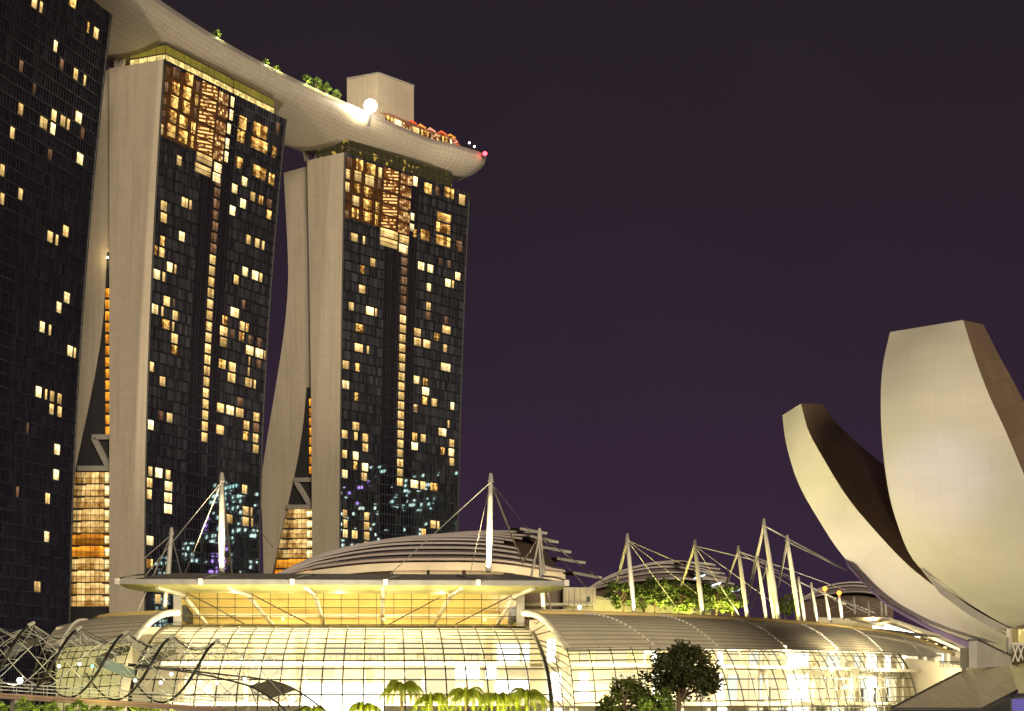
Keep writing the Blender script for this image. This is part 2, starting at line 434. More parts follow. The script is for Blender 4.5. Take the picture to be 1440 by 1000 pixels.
def atrium(root, T, bounds, rowsy, slot, truss, edge_px):
    """lit floors seen between the two legs; bounds: list of (py, left px, right px)"""
    hit = end_plane(T, 3.3); front = end_plane(T, 2.7)
    def lim(y):
        for (y0, a0, b0), (y1, a1, b1) in zip(bounds, bounds[1:]):
            if y0 <= y <= y1:
                f = (y - y0) / (y1 - y0); return a0 + (a1 - a0) * f, b0 + (b1 - b0) * f
        return bounds[-1][1:]
    mb = MB(); ys = [bounds[0][0] + (bounds[-1][0] - bounds[0][0]) * i / 12 for i in range(13)]
    mb.grid([[hit(lim(y)[0] - .5, y) - T.a * .45, hit(lim(y)[1] + 3, y) - T.a * .45] for y in ys])
    mb.build('atrium_back', M['dark'], root)
    rnd = random.Random(3)
    for y0, y1 in rowsy:
        a, b = lim((y0 + y1) / 2); n = max(3, int((b - a) / 7))
        mb = MB(); ms = MB()
        (a0_, b0_), (a1_, b1_) = lim(y0), lim(y1); kk = -T.a * .5
        q = [hit(a1_ + .5, y1 - 1.5) + kk, hit(b1_ + 2, y1 - 1.5) + kk, hit(b0_ + 2, y0) + kk, hit(a0_ + .5, y0) + kk]
        L = (q[1] - q[0]).length
        mb.face(q, [(0, 0), (1, 0), (1, 1), (0, 1)])
        mb.build('atrium_floor', M['O'] if rnd.random() < .1 else M['atr'], root)
        MB().bar(front(a + .5, y1), front(a + (b - a) * .32, y1), .5, .7).build('floor_slab', M['dark'], root)
        ms.bar(front(b - (b - a) * .17, y1), front(b + 2, y1), .5, .7)
        ms.build('floor_slab', M['dark'], root)
        e1 = MB(); e1.face([front(b - 9, y1 - 3.6), front(b + 1, y1 - 3.6), front(b + 1, y0 + 3.5), front(b - 9, y0 + 3.5)])
        e1.build('lit_alcove', M['X'], root)
    mm = MB()
    yb0, yb1 = rowsy[0][0], rowsy[-1][1]
    x = bounds[-1][2] - 2; 
    while x > lim(yb1)[0]:
        top = yb0
        while top < yb1 and lim(top)[0] > x: top += 3
        mm.tube([front(x, top) - T.a * .3, front(x, yb1) - T.a * .3], .09, 4); x -= 6.5
    for y0, y1 in rowsy:
        for y in (y0, (y0 + y1) / 2): mm.tube([front(lim(y)[0], y) - T.a * .3, front(lim(y)[1], y) - T.a * .3], .08, 4)
    mm.build('atrium_mullions', M['mullion'], root)
    for x, y, w_, h_ in slot:
        MB().face([front(x - w_ / 2, y + h_ / 2), front(x + w_ / 2, y + h_ / 2), front(x + w_ / 2, y - h_ / 2), front(x - w_ / 2, y - h_ / 2)]).build('slot_window', M['O'], root)
    tr = MB()
    for (x0, y0), (x1, y1) in truss: tr.bar(front(x0, y0) - T.a * .5, front(x1, y1) - T.a * .5, 1.2, 1.5)
    tr.build('transfer_truss', M['concrete'], root)
def atr_mat():
    g = G('atrium_room'); u, v_ = g.uv(); rnd = g.n('ObjectInfo').outputs['Random']
    c3 = g.n('CombineXYZ'); g.put(c3.inputs[0], g.math('MULTIPLY', u, 7)); g.put(c3.inputs[1], g.math('ADD', g.math('MULTIPLY', v_, 1.6), g.math('MULTIPLY', rnd, 90)))
    nz = g.noise(1.1, 4, c3.outputs[0])
    cell = g.white(g.math('FLOOR', g.math('MULTIPLY', u, 6)), g.math('MULTIPLY', rnd, 99))
    hi = g.math('ADD', g.math('MULTIPLY', g.math('SUBTRACT', nz, .36), 1.4), g.math('ADD', g.math('MULTIPLY', cell, .55), g.math('MULTIPLY', g.math('GREATER_THAN', v_, .55), .22)))
    left = g.math('GREATER_THAN', u, .28)
    col = g.mix(hi, (.62, .24, .02), (1, .69, .26))
    return g.emit(col, g.math('MULTIPLY', g.math('ADD', .3, hi), g.math('ADD', .55, g.math('MULTIPLY', left, .55))))
M['atr'] = atr_mat()

T2 = Tower((-103, 590), (-74, 651), 7.0, 10.2, .25, 1.8, 20.0)
T3 = Tower((-58, 690), (-16, 745), 2.2, 5.6, .25, 1.8, 17.8, 2.4)
T1 = Tower((-128.5, 480), (-111, 551), 11.5, 12.6, .08, 1.9, 18.0)

w1 = [(48,4,8,'W'),(57.5,9,4,'W'),(102,2,10,'Gd'),(124,36,3,'Gd'),(135,45,7,'W'),(77,72,5,'X'),(85.5,99,6,'D'),(105,114,6,'W'),(118,121,3,'W'),
 (28.5,157,7,'W'),(17,187,6,'W'),(58,175,5,'W'),(63,180,5,'W'),(75,168,7,'W'),(73.5,186,7,'X'),(87.6,175,7,'W'),(95,181,4,'W'),(109.5,172,9,'X'),(111.6,228,9,'X'),(69.6,220,5,'D'),
 (3,237,6,'W'),(28.5,274,6,'W'),(3,277,6,'W'),(114.6,193,6,'D'),(70,334,8,'W'),(79.5,338,4,'W'),(92,327,8,'W'),(93.6,419,8,'X'),(82.5,432,7,'X'),(59,459.6,7,'X'),(70,462,3,'W'),
 (98,493.5,7,'X'),(105,495,3,'W'),(54,549.6,8,'X'),(64.5,551,3,'W'),(73,556.5,6,'W'),(83.4,559.5,6,'W'),(72,577,6,'W'),(83.4,579,6,'W'),(80,631.6,8,'X'),(78.6,667.6,8,'X'),(66.6,701.5,6,'W'),(65.4,756,7,'X'),(52,827.5,9,'W'),
 (38,610,3,'D'),(24,700,4,'D'),(30,86,5,'D'),(48,120,4,'D')]
w2 = [(330,260,8,'X'),(343.6,253,8,'X'),(355.6,271,7,'W'),(367,276.6,6,'Gd'),(378.6,282,7,'D'),(378.6,297,7,'Gd'),(342,281,8,'X'),(326,304,8,'X'),(259,293,9,'W'),(267,296,3,'W'),
 (229.6,297,9,'W'),(229.6,313,9,'W'),(255,340,8,'X'),(228,345,6,'Gd'),(217,358,7,'Gd'),(227,361,8,'W'),(238,381,8,'X'),(246,384,3,'W'),(218.6,391,12,'X'),(229.6,395,4,'W'),(234,428,9,'W'),(244,431,2.5,'D'),
 (216,439,12,'X'),(228,442,3,'W'),(348.6,345,6.5,'W'),(361,350,7,'W'),(369,353.6,4,'W'),(344,388,8,'X'),(358,393,9,'X'),(366,397,4,'W'),(331.6,399,7,'W'),(342,434,5,'D'),(329.6,443,12,'X'),
 (246,448,8,'W'),(232.6,461,11,'Gd'),(243,463,3,'W'),(245,480,9,'W'),(245,497,9,'Gd'),(212,520,8,'W'),(228,540,8,'W'),(226,588,8,'D'),(238,591,8,'W'),(211,601,9,'X'),
 (315.6,456,7,'Gd'),(314,470.6,11,'W'),(313.6,486,10,'W'),(326,474,6,'D'),(340,464,7,'W'),(347,466,4,'Gd'),(339,479,7,'Gd'),(351.6,482,6,'D'),(364,486.6,6,'D'),(350.6,496,11,'X'),(364,501,11,'X'),(372,504,3,'W'),
 (363,516,7,'D'),(350,513,2.4,'W'),(349,529,2.4,'W'),(312,517,10,'Gd'),(326,520,10,'W'),(325,536,11,'W'),(349,543,10,'W'),(357.6,545.6,3,'W'),(309.6,577.6,10,'W'),(323,581,11,'X'),(336.6,584,11,'W'),(337,569,8,'D'),
 (360,590.6,9,'W'),(346,602,8,'W'),(359.6,604,8,'D'),(309,608.6,11,'W'),(345,617,7,'Gd'),(359,621,8,'W'),(359,636,8,'W'),(223,669,10,'X'),(211,668,6,'W'),(236,672,7,'W'),(210,683,8,'W'),(236.6,688,11,'X'),(209.6,700,7,'W'),(236,704,11,'X'),(236,720,11,'X'),
 (343.6,693,7,'W'),(345,724,9,'W'),(353,725,3,'W'),(345,739,9,'W'),(354,740,3,'W'),(322,735,10,'W'),(210.6,764,10,'X'),(210,795,9,'Gd'),(320,797,4,'D'),(222,846,8,'W')]
s2 = [(235.8,103,5,13,'D'),(234,122.6,5,13,'D'),(231,144.6,5,13,'D'),(229.6,162,5,13,'D'),(227,182,5,14,'W'),
 (248,104,10,15,'D'),(246.8,124,11,16,'Gd'),(245,143.5,11,16,'Gd'),(242.8,164,11,16,'Gd'),(240.6,184,12,17,'Gd'),
 (265.5,111.6,12,16,'Gd'),(262.6,131,12,16,'Gd'),(261,151,12,16,'Gd'),(257.8,172,12,16,'Gd'),(257,192,13,17,'Gd'),
 (277.6,122.6,5,14,'D'),(276,141,5,14,'Gd'),(274,158,5,14,'D'),(271.4,180,6,15,'Gd'),(270,199.6,6,16,'Gd'),
 (295,127,22,16,'St'),(292.6,147,22,16,'St'),(290.5,166,22,16,'St'),(288.6,187,22,16,'St'),(287,206,22,16,'St'),
 (314,139,14,16,'Rd'),(313,158,14,16,'Rd'),(310,180,14,16,'Rd'),(308,200,14,16,'Rd'),(306,218,14,16,'Rd'),
 (326.4,143.5,5,14,'X'),(325,162,5,14,'X'),(321.6,181,5,14,'X'),(319.4,202,5,14,'X'),(318,220.5,5,14,'X'),
 (287,224,24,12,'W'),(306,236,11,12,'X'),(285,239,24,12,'W'),(304,250,11,12,'X'),(251.6,226,7,13,'W'),
 (341,173,11,17,'Gd'),(338.5,192,11,16,'Gd'),(365.6,184,21,18,'Gd'),(364,204,25,15,'Gd'),(390,180,5,14,'D'),(385,214,7,15,'Gd'),(336,229,10,15,'Gd'),(364.5,242.5,20,16,'Gd'),(381.4,252,8,15,'Gd')]
w3 = [(498,330,10,'W'),(511.6,337,3,'W'),(524,365,7,'W'),(509,387,6,'Gd'),(592,370.6,9,'X'),(605,374.6,8,'X'),(619,365,4,'D'),(631.4,369,5,'D'),(643.6,386,7,'X'),(630,394,8,'X'),(637,396,3,'W'),
 (509,401.6,9,'W'),(520,432.4,11,'X'),(528.6,434,3,'W'),(493.6,439,7,'W'),(506,456.4,12,'Gd'),(504.4,484,12,'W'),(503.6,497,7,'Gd'),(502.6,511,6,'Gd'),(517,489,3,'W'),(486,508,9,'W'),(485.6,549,10,'X'),(501,566,5,'Gd'),
 (603,401,6,'X'),(602.4,427,6,'W'),(602,440,8,'D'),(627.6,447,6,'D'),(627.6,459.6,12,'W'),(587,463,10,'W'),(587,476,10,'W'),(600,479,10,'W'),(614,469,8,'Gd'),(626,485,5,'W'),(626.6,512,14,'X'),(585,529,7,'W'),(598.6,532,8,'Gd'),
 (585.4,542,8,'X'),(598.4,545,10,'X'),(597,558,7,'Gd'),(610.6,560.6,8,'W'),(636,566,5,'X'),(584,569,6,'W'),(500,607.6,10,'W'),(513.6,610.6,8,'W'),(513.4,624,8,'W'),(484.4,618.6,8,'W'),(500,621,5,'W'),(484.4,633,7,'W'),(500,635.6,8,'X'),
 (513,652,9,'X'),(484.6,661.6,8,'X'),(499.4,663,5,'Gd'),(512,665,8,'W'),(485,717.6,6,'W'),(485.4,731,6,'W'),(485.4,746,7,'X'),(498.6,747,8,'W'),(515.4,721,7,'W'),(515.4,735.6,8,'W'),(515.4,749,8,'W'),(515.4,763,7,'W'),
 (583,609,7,'Gd'),(595,611,7,'W'),(583,622,9,'X'),(583,635,7,'D'),(584,582,7,'D'),(622,603,11,'X'),(630.4,604,3,'W'),(635,618.6,7,'W'),(634.6,631.6,8,'X'),(635,645,7,'W'),(623,630,5,'Gd'),(621.6,641,5,'Gd'),(582.6,676.6,11,'X'),(594.4,678,7,'W'),
 (610.4,679.6,11,'Gd'),(609,733.6,8,'W'),(616,734.4,3,'W'),(595.4,745,6,'Gd'),(595,755,6,'W')]
s3 = [(491.4,228,6,13,'D'),(489,245,6,13,'W'),(488,263,6,13,'W'),(487,301,6,11,'D'),(505.6,232,10,15,'Gd'),(503,248,10,14,'W'),(501.6,265,10,14,'Gd'),(500,282.4,10,13,'W'),(499.4,300,10,13,'Gd'),
 (521.4,238,13,15,'Gd'),(519.6,254,13,14,'W'),(517.6,270,13,14,'Gd'),(517,288,13,14,'Gd'),(516.4,305,13,13,'Gd'),(534.4,243,5,14,'W'),(533,259,5,13,'D'),(530.4,292,5,15,'Gd'),(529.6,310,5,15,'Gd'),
 (550,245,20,14,'St'),(549.6,262,20,14,'St'),(548.4,280,20,14,'St'),(548,296,20,14,'St'),(546,313,20,14,'St'),(571,253,16,14,'Rd'),(570,270,16,14,'Rd'),(569,288,16,14,'Rd'),(568,305,16,14,'Rd'),(567,322,16,14,'Rd'),
 (583.6,255,7,13,'X'),(579.8,305,5,10,'X'),(579,320,6,10,'X'),(583,328,5,11,'Gd'),(547,329,26,11,'W'),(568,337,14,11,'W'),(546.4,342,26,11,'W'),(567,350,13,11,'X'),
 (601.6,265,11,14,'Gd'),(614.6,269,7,12,'D'),(631.4,271.4,14,14,'Gd'),(649.4,281,9,14,'W'),(624,306,20,11,'Gd'),(623,321,21,13,'Gd'),(623,339,21,13,'Gd'),(597.6,331,13,14,'Gd'),(645,346,9,14,'D')]
def strip_of(T, x, ytop, ybot):
    u, z1 = T.hit(x, ytop); _, z0 = T.hit(x - 12, ybot); return (u, z0, z1)
tower('hotel_tower', 'dark glass hotel tower cut off by the left edge of the photo', T1, w1, None, [], M['facade_near'])
r2 = tower('hotel_tower', 'middle hotel tower with glowing sky lobby and orange lit floors below the deck', T2, w2, strip_of(T2, 306, 258, 622), s2, M['facade'])
r3 = tower('hotel_tower', 'farthest hotel tower, the last one under the rounded end of the sky deck', T3, w3, strip_of(T3, 569, 358, 676), s3, M['facade'])
east_leg(r2, T2, [(121,108),(119,350),(112,480),(101,570),(88,640),(74,700),(62,760),(56,850),(54,1015)], [(159,96),(159,350),(151,430),(141,510),(127,580),(114,640),(100,712),(88,775),(70,1015)], 30)
east_leg(r3, T3, [(399,243),(404,340),(405,400),(399,470),(385,560),(372,640),(367,690),(370,770),(373,1005)], [(439,232),(439,440),(436.5,545),(430,592),(424,640),(417,682),(404,745),(388,800),(375.5,1005)], 30)
atrium(r2, T2, [(355,152,156),(430,149,156),(500,141,156),(570,127,156),(640,112,156),(715,97,156),(780,88,156),(880,80,156)],
       [(664 + 17.3 * i, 664 + 17.3 * (i + 1)) for i in range(11)],
       [(151.5, 412 + 16.2 * i, 7, 12.5) for i in range(13)],
       [((132, 615), (156, 615)), ((112, 659), (156, 659)), ((134, 617), (154, 657))], 156)
atrium(r3, T3, [(545,433,439),(600,428,440),(650,420,440),(700,409,440),(760,395,440),(830,380,440)],
       [(716 + 14.0 * i, 716 + 14.0 * (i + 1)) for i in range(7)],
       [(437, 566 + 13.6 * i, 5, 10.5) for i in range(8)],
       [((416, 675), (440, 675)), ((406, 713), (440, 713)), ((418, 678), (438, 711))], 440)
# glowing lobby and link storey between each tower roof and the deck
def lobby(root, T, inset, u0, u1, mat, hgt=5.2):
    mb = MB(); q = []
    for u, o in ((u0, -1.5), (u1, -1.5), (u1, -inset), (u0, -inset)):
        p = T.at(u, ZT) + T.n * o; q.append(p)
    L = (q[1] - q[0]).length
    for i in range(4):
        j = (i + 1) % 4; l = (q[j] - q[i]).length
        mb.face([q[i] + V((0, 0, .6)), q[j] + V((0, 0, .6)), q[j] + V((0, 0, hgt)), q[i] + V((0, 0, hgt))], [(0, 0), (l, 0), (l, hgt), (0, hgt)])
    mb.build('sky_lobby', mat, root)
    mf = MB()
    for h_ in (.3, hgt * .5, hgt + .15):
        for i in range(4):
            a, b = q[i] + V((0, 0, h_)), q[(i + 1) % 4] + V((0, 0, h_))
            mf.bar(a, b, .5, .35)
    mf.build('lobby_frame', M['mullion'], root)
g_ = G('dim_lobby'); u_, v__ = g_.uv()
M['dimlobby'] = g_.emit(g_.mix(g_.math('GREATER_THAN', g_.noise(.35, 3), .62), (.045, .036, .014), (.55, .34, .07)), g_.math('SUBTRACT', 1.0, g_.math('MULTIPLY', g_.line(u_, 3.2, .3), .7)))
lobby(r2, T2, 14.5, .04, .56, M['lobby']); lobby(r2, T2, 14.5, .58, .93, M['lobby'])
lobby(r3, T3, 15, .03, .88, M['dimlobby'])
mb = MB()
for px, py, dx in ((166, 88, -4), (170, 88, 5)): mb.bar(plane_hit(px, 100, T2.n0 + T2.a * 4, T2.a), plane_hit(px + dx, 76, T2.n0 + T2.a * 4, T2.a), 1.2, 1.2)
mb.build('deck_strut', M['steel'], r2)
mb = MB()
for px, dx in ((432, -5), (445, 4)): mb.bar(plane_hit(px, 226, T3.n0 + T3.a * 4, T3.a), plane_hit(px + dx, 209, T3.n0 + T3.a * 4, T3.a), 1.2, 1.2)
mb.build('deck_strut', M['steel'], r3)

lw = plane_hit(151, 362, T2.n0 + T2.a * 1.2, T2.a)
o = thing('wall_lamp', 'warm lamp glowing between the two legs of the middle hotel tower', 'lamp', lw)
MB().ball(lw, .35).build('bulb', M['lampwhite'], o); MB().tube([lw, lw + T2.a * 1.9], .12, 5).build('bracket', M['dark'], o)
point(lw - T2.a * .6, 900, (1, .76, .32), .3)
# ------------------------------------------------------------------ sky deck
cl = [(-150, 415, 209), (-138, 522, 209), (-105, 627, 208.6), (-52, 724, 208.8), (-33, 747, 209.2), (-19.5, 763, 209.4)]
ctr = resample(smooth([V(q) for q in cl], 60), n=64)
deck = thing('sky_deck', 'long boat shaped sky deck bridging the tops of the three hotel towers', 'sky deck', ctr[32].copy())
rows, uvs = [], []
Ltot = sum((a - b).length for a, b in zip(ctr, ctr[1:])); step = Ltot / 64
edgeR, edgeL = [], []
for i, c in enumerate(ctr):
    t = (ctr[min(i + 1, 64)] - ctr[max(i - 1, 0)]); t.z = 0; t.normalize(); nr = V((t.y, -t.x, 0))
    s_end = (64 - i) * step
    k = max(.03, math.sqrt(max(0.0, 1 - max(0, (11 - s_end) / 11) ** 2.6)))
    kd = max(.03, math.sqrt(max(0.0, 1 - max(0, (24 - s_end) / 24) ** 2.2)))
    w_, dep = 19.0 * k, 9.0 * kd
    r, uvr = [], []
    for j in range(25):
        a = math.pi * j / 24
        r.append(c + nr * (w_ * math.cos(a)) - V((0, 0, dep * math.sin(a) ** .85))); uvr.append((i * step, j * 2.2))
    rows.append(r); uvs.append(uvr); edgeR.append(c + nr * w_); edgeL.append(c - nr * w_)
MB().grid(rows, uvs).build('hull', M['hull'], deck)
MB().grid([[a, b] for a, b in zip(edgeL, edgeR)]).build('deck_floor', M['concrete'], deck)
mb = MB()
for E in (edgeL, edgeR): mb.grid([[p - V((0, 0, .2)), p + V((0, 0, 1.3)), p.lerp(c, .03) + V((0, 0, 1.3)), p.lerp(c, .03)] for p, c in zip(E, ctr)])
mb.build('parapet', M['louvre'], deck)
# lift house on the deck
c0 = P(532, 104, 715); zt = c0.z; c1 = V((-59.8, 721.6, zt)); c2 = V((-36, 730, zt)); c3 = c1 + c2 - c0
lh = thing('lift_house', 'cream box building standing on the sky deck beside the glaring flood lamp', 'roof building', (*((c0 + c3) / 2).xy, 208.6))
q = [c0, c2, c3, c1]; mb = MB()
ub = [(0, 0), (19, 0), (19, 19), (0, 19)]
for i in range(4):
    j = (i + 1) % 4; mb.face([V((*q[i].xy, 208.5)), V((*q[j].xy, 208.5)), q[j], q[i]], ub)
mb.face(q, ub)
mb.build('box_wall', M['wall'], lh)
mb = MB()
for i in range(4): mb.bar(q[i] + V((0, 0, .3)), q[(i + 1) % 4] + V((0, 0, .3)), .6, .6)
mb.build('roof_coping', M['concrete'], lh)
fl = P(521, 149, 684)
fo = thing('flood_lamp', 'dazzling flood lamp on the bay edge of the sky deck', 'lamp', fl - V((0, 0, 4)))
MB().ball(fl, 2.2, 16).build('lamp_lens', M['flood'], fo)
MB().tube([fl + V((-1, 6, -5)), fl + V((0, 2, -1))], .5).build('lamp_post', M['dark'], fo)
point(fl + V((-3, 4.5, 4.5)), 14000, (1, .85, .6), 1.0)

# rooftop bar tents
def deck_at(px):   # point on the bay edge whose projection has this px
    best = min(range(65), key=lambda i: abs(CX + F * edgeR[i].x / edgeR[i].y - px) + (0 if edgeR[i].y > 560 else 9e9))
    return edgeR[best].copy(), ctr[best].copy()
bar_cols = [lamp('bar_red', (1, .16, .06), 1.0), lamp('bar_orange', (1, .38, .07), 1.2), lamp('bar_pink', (1, .42, .26), 1.1)]  # parasol cloth glows by itself in place of lamps shining on it
bar = thing('rooftop_bar', 'red and orange lit rooftop bar along the rounded end of the sky deck', 'bar', deck_at(610)[0])
mb = MB(); roofm = MB(); mk = MB()
xs = list(range(548, 652, 9))
ptsb = []
for x in xs:
    e_, c_ = deck_at(x); ptsb.append(e_.lerp(c_, .12))
ptsb = resample(ptsb, n=12)
roofm.grid([[p + V((-2, -1, 4.6)), p + V((2, 3, 5.4))] for p in ptsb]).build('bar_roof', plain('bar_roof', (.55, .28, .2), .6), bar)
for i in range(12):
    p, q2 = ptsb[i], ptsb[i + 1]
    MB().face([p.lerp(q2, .08) + V((0, 0, 1.5)), p.lerp(q2, .92) + V((0, 0, 1.5)), p.lerp(q2, .92) + V((0, 0, 4.3)), p.lerp(q2, .08) + V((0, 0, 4.3))]).build('lit_bay', [M['Gd'], M['X'], M['Rd'], M['W'], M['Gd'], M['Rd']][i % 6], bar)
for i in range(3, 13):
    p = ptsb[min(i, 12)] + V((0, 1, 0)); r_ = 2.2
    m_ = MB(); n_ = 8; apex = p + V((0, 0, 7.2 - .12 * i))
    for k in range(n_):
        a, b = 2 * math.pi * k / n_, 2 * math.pi * (k + 1) / n_
        m_.face([p + V((math.cos(a) * r_, math.sin(a) * r_, 5.6 - .1 * i)), p + V((math.cos(b) * r_, math.sin(b) * r_, 5.6 - .1 * i)), apex])
    o = thing('bar_parasol', 'glowing parasol above the rooftop bar', 'parasol', p, 'glowing parasols of the rooftop bar')
    m_.build('canopy', bar_cols[i % 3], o); MB().tube([p, apex], .1, 5).build('pole', M['dark'], o)
for px, py, d in ((667, 206, 758), (660, 201, 752)):
    o = thing('deck_lamp', 'small pale lamp near the tip of the sky deck', 'lamp', P(px, py + 10, d), 'small lamps at the deck tip')
    MB().ball(P(px, py, d), .42).build('bulb', M['lampwhite'], o); MB().tube([P(px, py + 12, d), P(px, py, d)], .15, 5).build('post', M['dark'], o)
tip = P(682, 216, 742)
o = thing('beacon_lamp', 'red warning beacon on the very tip of the sky deck', 'lamp', tip)
MB().ball(tip, .85).build('beacon_lens', M['red'], o); MB().tube([tip + V((-1.5, 8, -2.0)), tip], .25, 5).build('beacon_post', M['dark'], o)

# ------------------------------------------------------------------ vegetation
def leaf_cloud(mb, c, r, n, size, rnd, squash=.8, shell=.5):
    for _ in range(n):
        d = V((rnd.gauss(0, 1), rnd.gauss(0, 1), rnd.gauss(0, 1))).normalized() * (r * (shell + (1 - shell) * rnd.random()) )
        p = V(c) + V((d.x, d.y, d.z * squash)); s_ = size * (.6 + .8 * rnd.random())
        a = V((rnd.gauss(0, 1), rnd.gauss(0, 1), rnd.gauss(0, .6))).normalized(); b = a.cross(V((rnd.gauss(0, 1), rnd.gauss(0, 1), 1))).normalized()
        mb.face([p - a * s_, p + b * s_ * .45, p + a * s_, p - b * s_ * .45])
def tree(name, label, base, h, r, mat, n=60, size=.35, clumps=26, seed=0, group=None, cat_='tree', bare=.35):
    rnd = random.Random(seed); base = V(base); o = thing(name, label, cat_, base, group)
    tr = MB(); top = base + V((rnd.uniform(-.3, .3), 0, h * .75))
    tr.tube([base - V((0, 0, .2)), base.lerp(top, .4) + V((rnd.uniform(-.1, .1) * r, 0, 0)), top], [h * .035, h * .026, h * .012], 7)
    cr_ = MB(); cc = base + V((0, 0, h - r * .8))
    for k in range(clumps):
        a = rnd.uniform(0, 2 * math.pi); el = rnd.uniform(-.75, 1); rr = r * rnd.uniform(.45, .92)
        c = cc + V((math.cos(a) * math.sqrt(1 - min(.98, el * el)) * rr, math.sin(a) * math.sqrt(1 - min(.98, el * el)) * rr, el * rr * .85))
        leaf_cloud(cr_, c, r * rnd.uniform(.2, .34), n, size, rnd, .75, .25)
        if k % 2 == 0: tr.tube([base.lerp(top, rnd.uniform(bare, .9)), c], [h * .014, h * .004], 5)
    tr.build('trunk', M['trunk'], o); cr_.build('crown', mat, o)
    return o
def palm(label, base, h, r, seed, group):
    rnd = random.Random(seed); base = V(base); o = thing('palm_tree', label, 'palm tree', base, group)
    top = base + V((0, 0, h - r * .35))
    MB().tube([base - V((0, 0, .1)), base.lerp(top, .5), top], [.28, .2, .17], 8).build('trunk', M['trunk'], o)
    cr_ = MB()
    for k in range(26):
        a = 2 * math.pi * k / 26 + rnd.uniform(-.25, .25); up = rnd.uniform(.2, 1.5); L = r * rnd.uniform(.8, 1.25)
        d = V((math.cos(a), math.sin(a), 0)); pts = []
        for i in range(9):
            f = i / 8; pts.append(top + d * (L * math.sin(f * 1.5) * (.95 if up < .8 else .75)) + V((0, 0, up * L * .9 * f - 1.75 * L * f * f * (.55 + .3 * up))))
        for i in range(1, 9):
            for sgn in (-1, 1):
                side = d.cross(V((0, 0, 1))) * sgn; ln = L * .24 * (1 - (i / 9.5) ** 2) + .08
                for m_ in (.0, .25, .5, .75):
                    p = pts[i - 1].lerp(pts[i], m_); fw = (pts[i] - pts[i - 1]).normalized()
                    tipq = p + side * ln * rnd.uniform(.35, .7) + fw * ln * .6 - V((0, 0, ln * rnd.uniform(.5, 1.1)))
                    cr_.face([p - fw * .075, p + fw * .075, tipq])
        cr_.tube(pts, [.06 - .006 * i for i in range(9)], 4, False)
    cr_.build('fronds', M['palm'], o)

for i, (px, py, d, r_, h_) in enumerate([(320, 47, 604, 1.6, 5), (385, 92, 640, 1.5, 4), (400, 96, 645, 1.3, 4), (440, 118, 662, 2.2, 6), (452, 122, 667, 2.6, 6.5), (464, 128, 672, 2.2, 6), (475, 134, 678, 2.0, 5)]):
    e_, c_ = deck_at(px); b = e_.lerp(c_, .12)
    tree('roof_tree', 'small lit tree growing on the sky deck', b, h_, r_, M['leaflit'], 26, .4, 14, i, 'small trees on the sky deck')
    point(b + V((1.5, -2.0, 2.6)), 700, (.95, 1, .35), .3)

# ------------------------------------------------------------------ skyline across the bay, mirrored in the hotel glass
g_ = G('skyline_windows'); u_, v__ = g_.uv()
on = g_.math('GREATER_THAN', g_.white(g_.math('FLOOR', g_.math('DIVIDE', u_, 1.5)), g_.math('FLOOR', g_.math('DIVIDE', v__, 2.4))), .72)
pane = g_.math('MULTIPLY', g_.math('SUBTRACT', 1.0, g_.line(u_, 1.5, .5)), g_.math('SUBTRACT', 1.0, g_.line(v__, 2.4, 1.1)))
hue = g_.mix(g_.math('GREATER_THAN', g_.noise(.02, 1), .64), g_.mix(g_.noise(.035, 2), (.25, .75, .85), (.95, 1.0, .75)), (.5, .3, 1.0))
M['skyline'] = g_.emit(hue, g_.math('MULTIPLY', g_.math('MULTIPLY', on, pane), g_.math('MULTIPLY', g_.math('GREATER_THAN', g_.noise(.06, 4), .50), 24.0)))
mb = MB()
for x, y, wx, h_ in ((226, 776, 18, 112), (252, 786, 18, 92), (280, 800, 26, 122), (330, 830, 30, 104), (392, 872, 34, 128), (300, 905, 30, 88), (470, 830, 30, 96), (360, 980, 40, 120)):
    c = V((x, y, 0)); q = [c + V((-wx / 2, -18, 0)), c + V((wx / 2, -18, 0)), c + V((wx / 2, 18, 0)), c + V((-wx / 2, 18, 0))]; z = V((0, 0, h_))
    for k in range(4):
        a, b = q[k], q[(k + 1) % 4]; l = (b - a).length; mb.face([a, b, b + z, a + z], [(x, 0), (x + l, 0), (x + l, h_), (x, h_)])
    mb.face([p + z for p in q], [(0, 0)] * 4)
mb.build('skyline', M['skyline'], kind='structure')

# ------------------------------------------------------------------ shopping mall
A = V((.998, .064, 0)); GV = V((.064, -.998, 0)); O0 = V((-19.9, 310, 0))
def MP(s, g, z): return O0 + A * s + GV * g + V((0, 0, z))
mall = thing('shopping_mall', 'brightly lit glass vaulted shopping mall with a flat canopy roof', 'mall', MP(0, 20, 0))
prof = resample(smooth([V((g, z, 0)) for g, z in ((0, 17.6), (9, 16.9), (18, 15.7), (27, 14.0), (35, 12.2), (42, 10.0), (47.5, 7.2), (50.3, 4.0), (51, 0))], 60), n=15)
S0, S1 = -33.0, 22.0; NC = 20
def vault_pt(s, k): return MP(s, prof[k].x, prof[k].y)
rows = [[vault_pt(S0 + (S1 - S0) * j / NC, k) for j in range(NC + 1)] for k in range(16)]
MB().grid(rows).build('vault_glass', M['glass'], mall)
for j in range(NC + 1):
    s_ = S0 + (S1 - S0) * j / NC; big = j in (0, NC)
    MB().tube([vault_pt(s_, k) for k in range(16)], .32 if big else .11, 5).build('vault_rib', M['mullion'], mall)
mb = MB()
for k in range(16): mb.tube([vault_pt(S0, k), vault_pt(S1, k)], .095, 5)
mb.build('vault_purlins', M['mullion'], mall)
